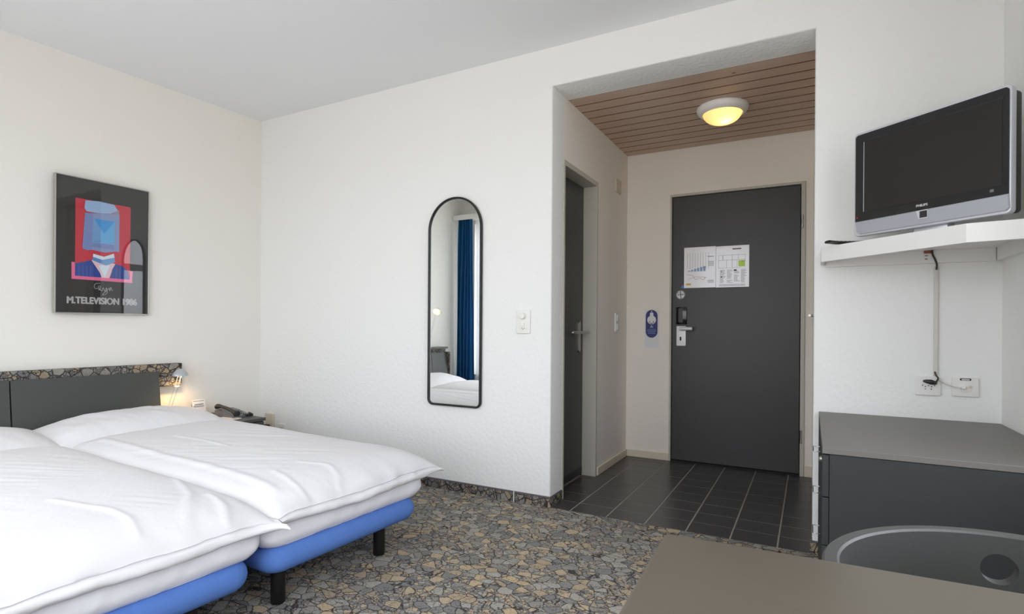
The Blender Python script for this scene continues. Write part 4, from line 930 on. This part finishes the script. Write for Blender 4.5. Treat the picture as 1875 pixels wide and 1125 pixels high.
# ------------------------------------------------------------------ chest of drawers
ch = thing('drawer_chest', 'dark slate drawer chest standing under the television sockets', 'chest', (0, 0, 0))
CX0, CX1, CY0, CY1, CZ = 3.783, RX-.004, -.872, -.012, .646
bm = bm_new(); box(bm, CX0, CX1, CY0, CY1, CZ-.019, CZ, bev=.0015, seg=1); mesh_obj('top', bm, M['chest_top'], ch)
bm = bm_new(); box(bm, CX0+.020, CX1, CY0+.001, CY1, .04, CZ-.0205); mesh_obj('carcass', bm, M['chest_grey'], ch)
bm = bm_new(); box(bm, CX0+.05, CX1, CY0+.03, CY1, 0, .04); mesh_obj('plinth', bm, M['seam'], ch)
for (z0, z1, hz) in ((.4935, .6235, .558), (.3435, .4905, .404), (.193, .3405, .252), (.045, .190, .10)):
    bm = bm_new(); box(bm, CX0, CX0+.0185, CY0+.001, CY1, z0, z1, bev=.0015, seg=1); d_ = mesh_obj('drawer', bm, M['chest_grey'], ch)
    bm = bm_new(); tube(bm, bez([(CX0, -.49, hz), (CX0-.018, -.49, hz), (CX0-.022, -.485, hz), (CX0-.022, -.44, hz), (CX0-.022, -.395, hz), (CX0-.018, -.39, hz), (CX0, -.39, hz)], 4), .0017, 8); mesh_obj('handle', bm, M['chrome'], d_, 60)
bm = bm_new(); lathe(bm, [(0, 0), (.009, 0), (.009, -.005), (.006, -.008), (0, -.008)], 14, (CX0, CY0+.06, .598), 'X'); mesh_obj('lock', bm, M['steel'], ch, 40)

# ------------------------------------------------------------------ table and chair in the foreground
tb = thing('table', 'plain warm grey table top in the right foreground', 'table', (3.580, -2.097, 0), .035)
bm = bm_new(); roundbox(bm, .792, .74, .028, .010, .002, (.396, -.37, .726), seg=2, pseg=4); mesh_obj('table_top', bm, M['table_grey'], tb, 40)
bm = bm_new(); box(bm, .05, .745, -.68, -.66, .64, .712); box(bm, .05, .745, -.08, -.06, .665, .712); box(bm, .05, .07, -.66, -.08, .64, .712); box(bm, .725, .745, -.66, -.08, .64, .712); mesh_obj('apron', bm, M['table_grey'], tb)
for x in (.03, .722):
    for y in (-.71, -.08): bm = bm_new(); box(bm, x, x+.04, y, y+.04, 0, .712, bev=.003); mesh_obj('leg', bm, M['black_metal'], tb)

cr_ = thing('tub_chair', 'grey lacquered tub chair with round grip hole in its curved back', 'chair', (4.018, -1.965, 0))
def shell_curve(off, n=72):
    pts = []
    for k in range(9): pts.append((.253-off, -.14+.14*k/9))
    for k in range(n+1):
        a = PI*k/n; c_, s_ = math.cos(a), math.sin(a); pts.append(((.253-off)*c_, (.243-off)*max(0, s_)**1.08))
    for k in range(1, 10): pts.append((-.253+off, -.14*k/9))
    return pts
bm = bm_new(); oc, ic = shell_curve(0), shell_curve(.021)
lays = []
for (cv, z) in ((oc, .42), (oc, .694), (oc, .697)): lays.append([(x, y, z) for x, y in cv])
e_ = shell_curve(.003); lays.append([(x, y, .700) for x, y in e_]); e_ = shell_curve(.018); lays.append([(x, y, .700) for x, y in e_])
for (cv, z) in ((ic, .697), (ic, .694), (ic, .42)): lays.append([(x, y, z) for x, y in cv])
V = [[bm.verts.new(p) for p in l] for l in lays]; nl = len(V); n_ = len(V[0])
for i in range(nl):
    for k in range(n_-1): bm.faces.new((V[i][k], V[i][k+1], V[(i+1) % nl][k+1], V[(i+1) % nl][k]))
bm.faces.new([V[i][0] for i in range(nl)]); bm.faces.new([V[i][-1] for i in range(nl)][::-1])
sh_ = mesh_obj('shell', bm, M['chair_grey'], cr_, 35)
bm = bm_new(); lathe(bm, [(0, .10), (.0235, .10), (.0235, .35), (0, .35)], 32, (-.012, 0, .647), 'Y'); cut = mesh_obj('cutter', bm, M['chair_grey'], cr_)
md = sh_.modifiers.new('hole', 'BOOLEAN'); md.object = cut; md.operation = 'DIFFERENCE'; md.solver = 'EXACT'
dg = bpy.context.evaluated_depsgraph_get(); dg.update()
me = bpy.data.meshes.new_from_object(sh_.evaluated_get(dg)); sh_.modifiers.clear(); sh_.data = me; bpy.data.objects.remove(cut)
for p_ in me.polygons: p_.use_smooth = True
try: me.set_sharp_from_angle(angle=math.radians(35))
except Exception: pass
bm = bm_new(); cv = shell_curve(.022, 30); prism(bm, cv, .03, 'Z', .425); mesh_obj('seat', bm, M['chair_grey'], cr_)
for (x, y) in ((.20, -.10), (-.20, -.10), (.16, .15), (-.16, .15)):
    bm = bm_new(); lathe(bm, [(0, 0), (.012, 0), (.014, .425), (0, .425)], 14, (x, y, 0)); mesh_obj('leg', bm, M['black_metal'], cr_, 40)

# ------------------------------------------------------------------ curtains at the window wall (seen in the mirror)
def cloth(name, x0, x1, y, z0, z1, folds, amp, material, label, cat, seed, flare=0.0):
    bm = bm_new(); NU, NV = folds*12, 30; rows = []
    for j in range(NV+1):
        v = j/NV; z = z0+(z1-z0)*v; row = []
        for i in range(NU+1):
            u = i/NU; ph_ = u*folds*2*PI+.5*math.sin(u*9+seed)
            a = amp*(.55+.45*(1-v))*(1+.4*math.sin(u*5+seed)); wx_ = 1+flare*(1-v)
            row.append(((x0+x1)/2+(u-.5)*(x1-x0)*wx_+.008*math.sin(v*5+u*7), y+a*math.sin(ph_)+.01*noise.noise(Vector((u*6, v*3, seed))), z))
        rows.append(row)
    V = [[bm.verts.new(p) for p in r] for r in rows]
    for j in range(NV):
        for i in range(NU): bm.faces.new((V[j][i], V[j][i+1], V[j+1][i+1], V[j+1][i]))
    bmesh.ops.solidify(bm, geom=bm.faces[:], thickness=.0015)
    return tag(mesh_obj(name, bm, material, None, 80), label, cat)
cloth('blue_curtain', -.085, .105, -2.90, .03, 2.335, 5, .035, M['curtain'], 'long dark blue curtain reflected in the arched mirror', 'curtain', 1.0, .25)
cloth('sheer_curtain', .10, .55, -2.985, .05, 2.335, 9, .018, M['sheer'], 'white sheer curtain beside the blue one in the mirror', 'curtain', 4.0)
cr2 = thing('curtain_rail', 'white curtain rail board along the window wall', 'curtain rail', (0, 0, 0))
bm = bm_new(); box(bm, -.155, RX-.003, -2.86, WY-.0, 2.34, 2.352); mesh_obj('rail_board', bm, M['rail_white'], cr2)
bm = bm_new(); box(bm, -.153, RX-.003, -2.862, -2.85, 2.325, 2.385); mesh_obj('front_lip', bm, M['rail_white'], cr2)

# small print, keys and holes: too small to pick apart one by one
for o in bpy.data.objects:
    if o.parent is not None and o.name.split('.')[0] in ('print', 'plan_print', 'bold_print', 'blue_print', 'route_print', 'key', 'button', 'pin_hole', 'screw', 'symbol', 'glyph'):
        o['kind'] = 'stuff'
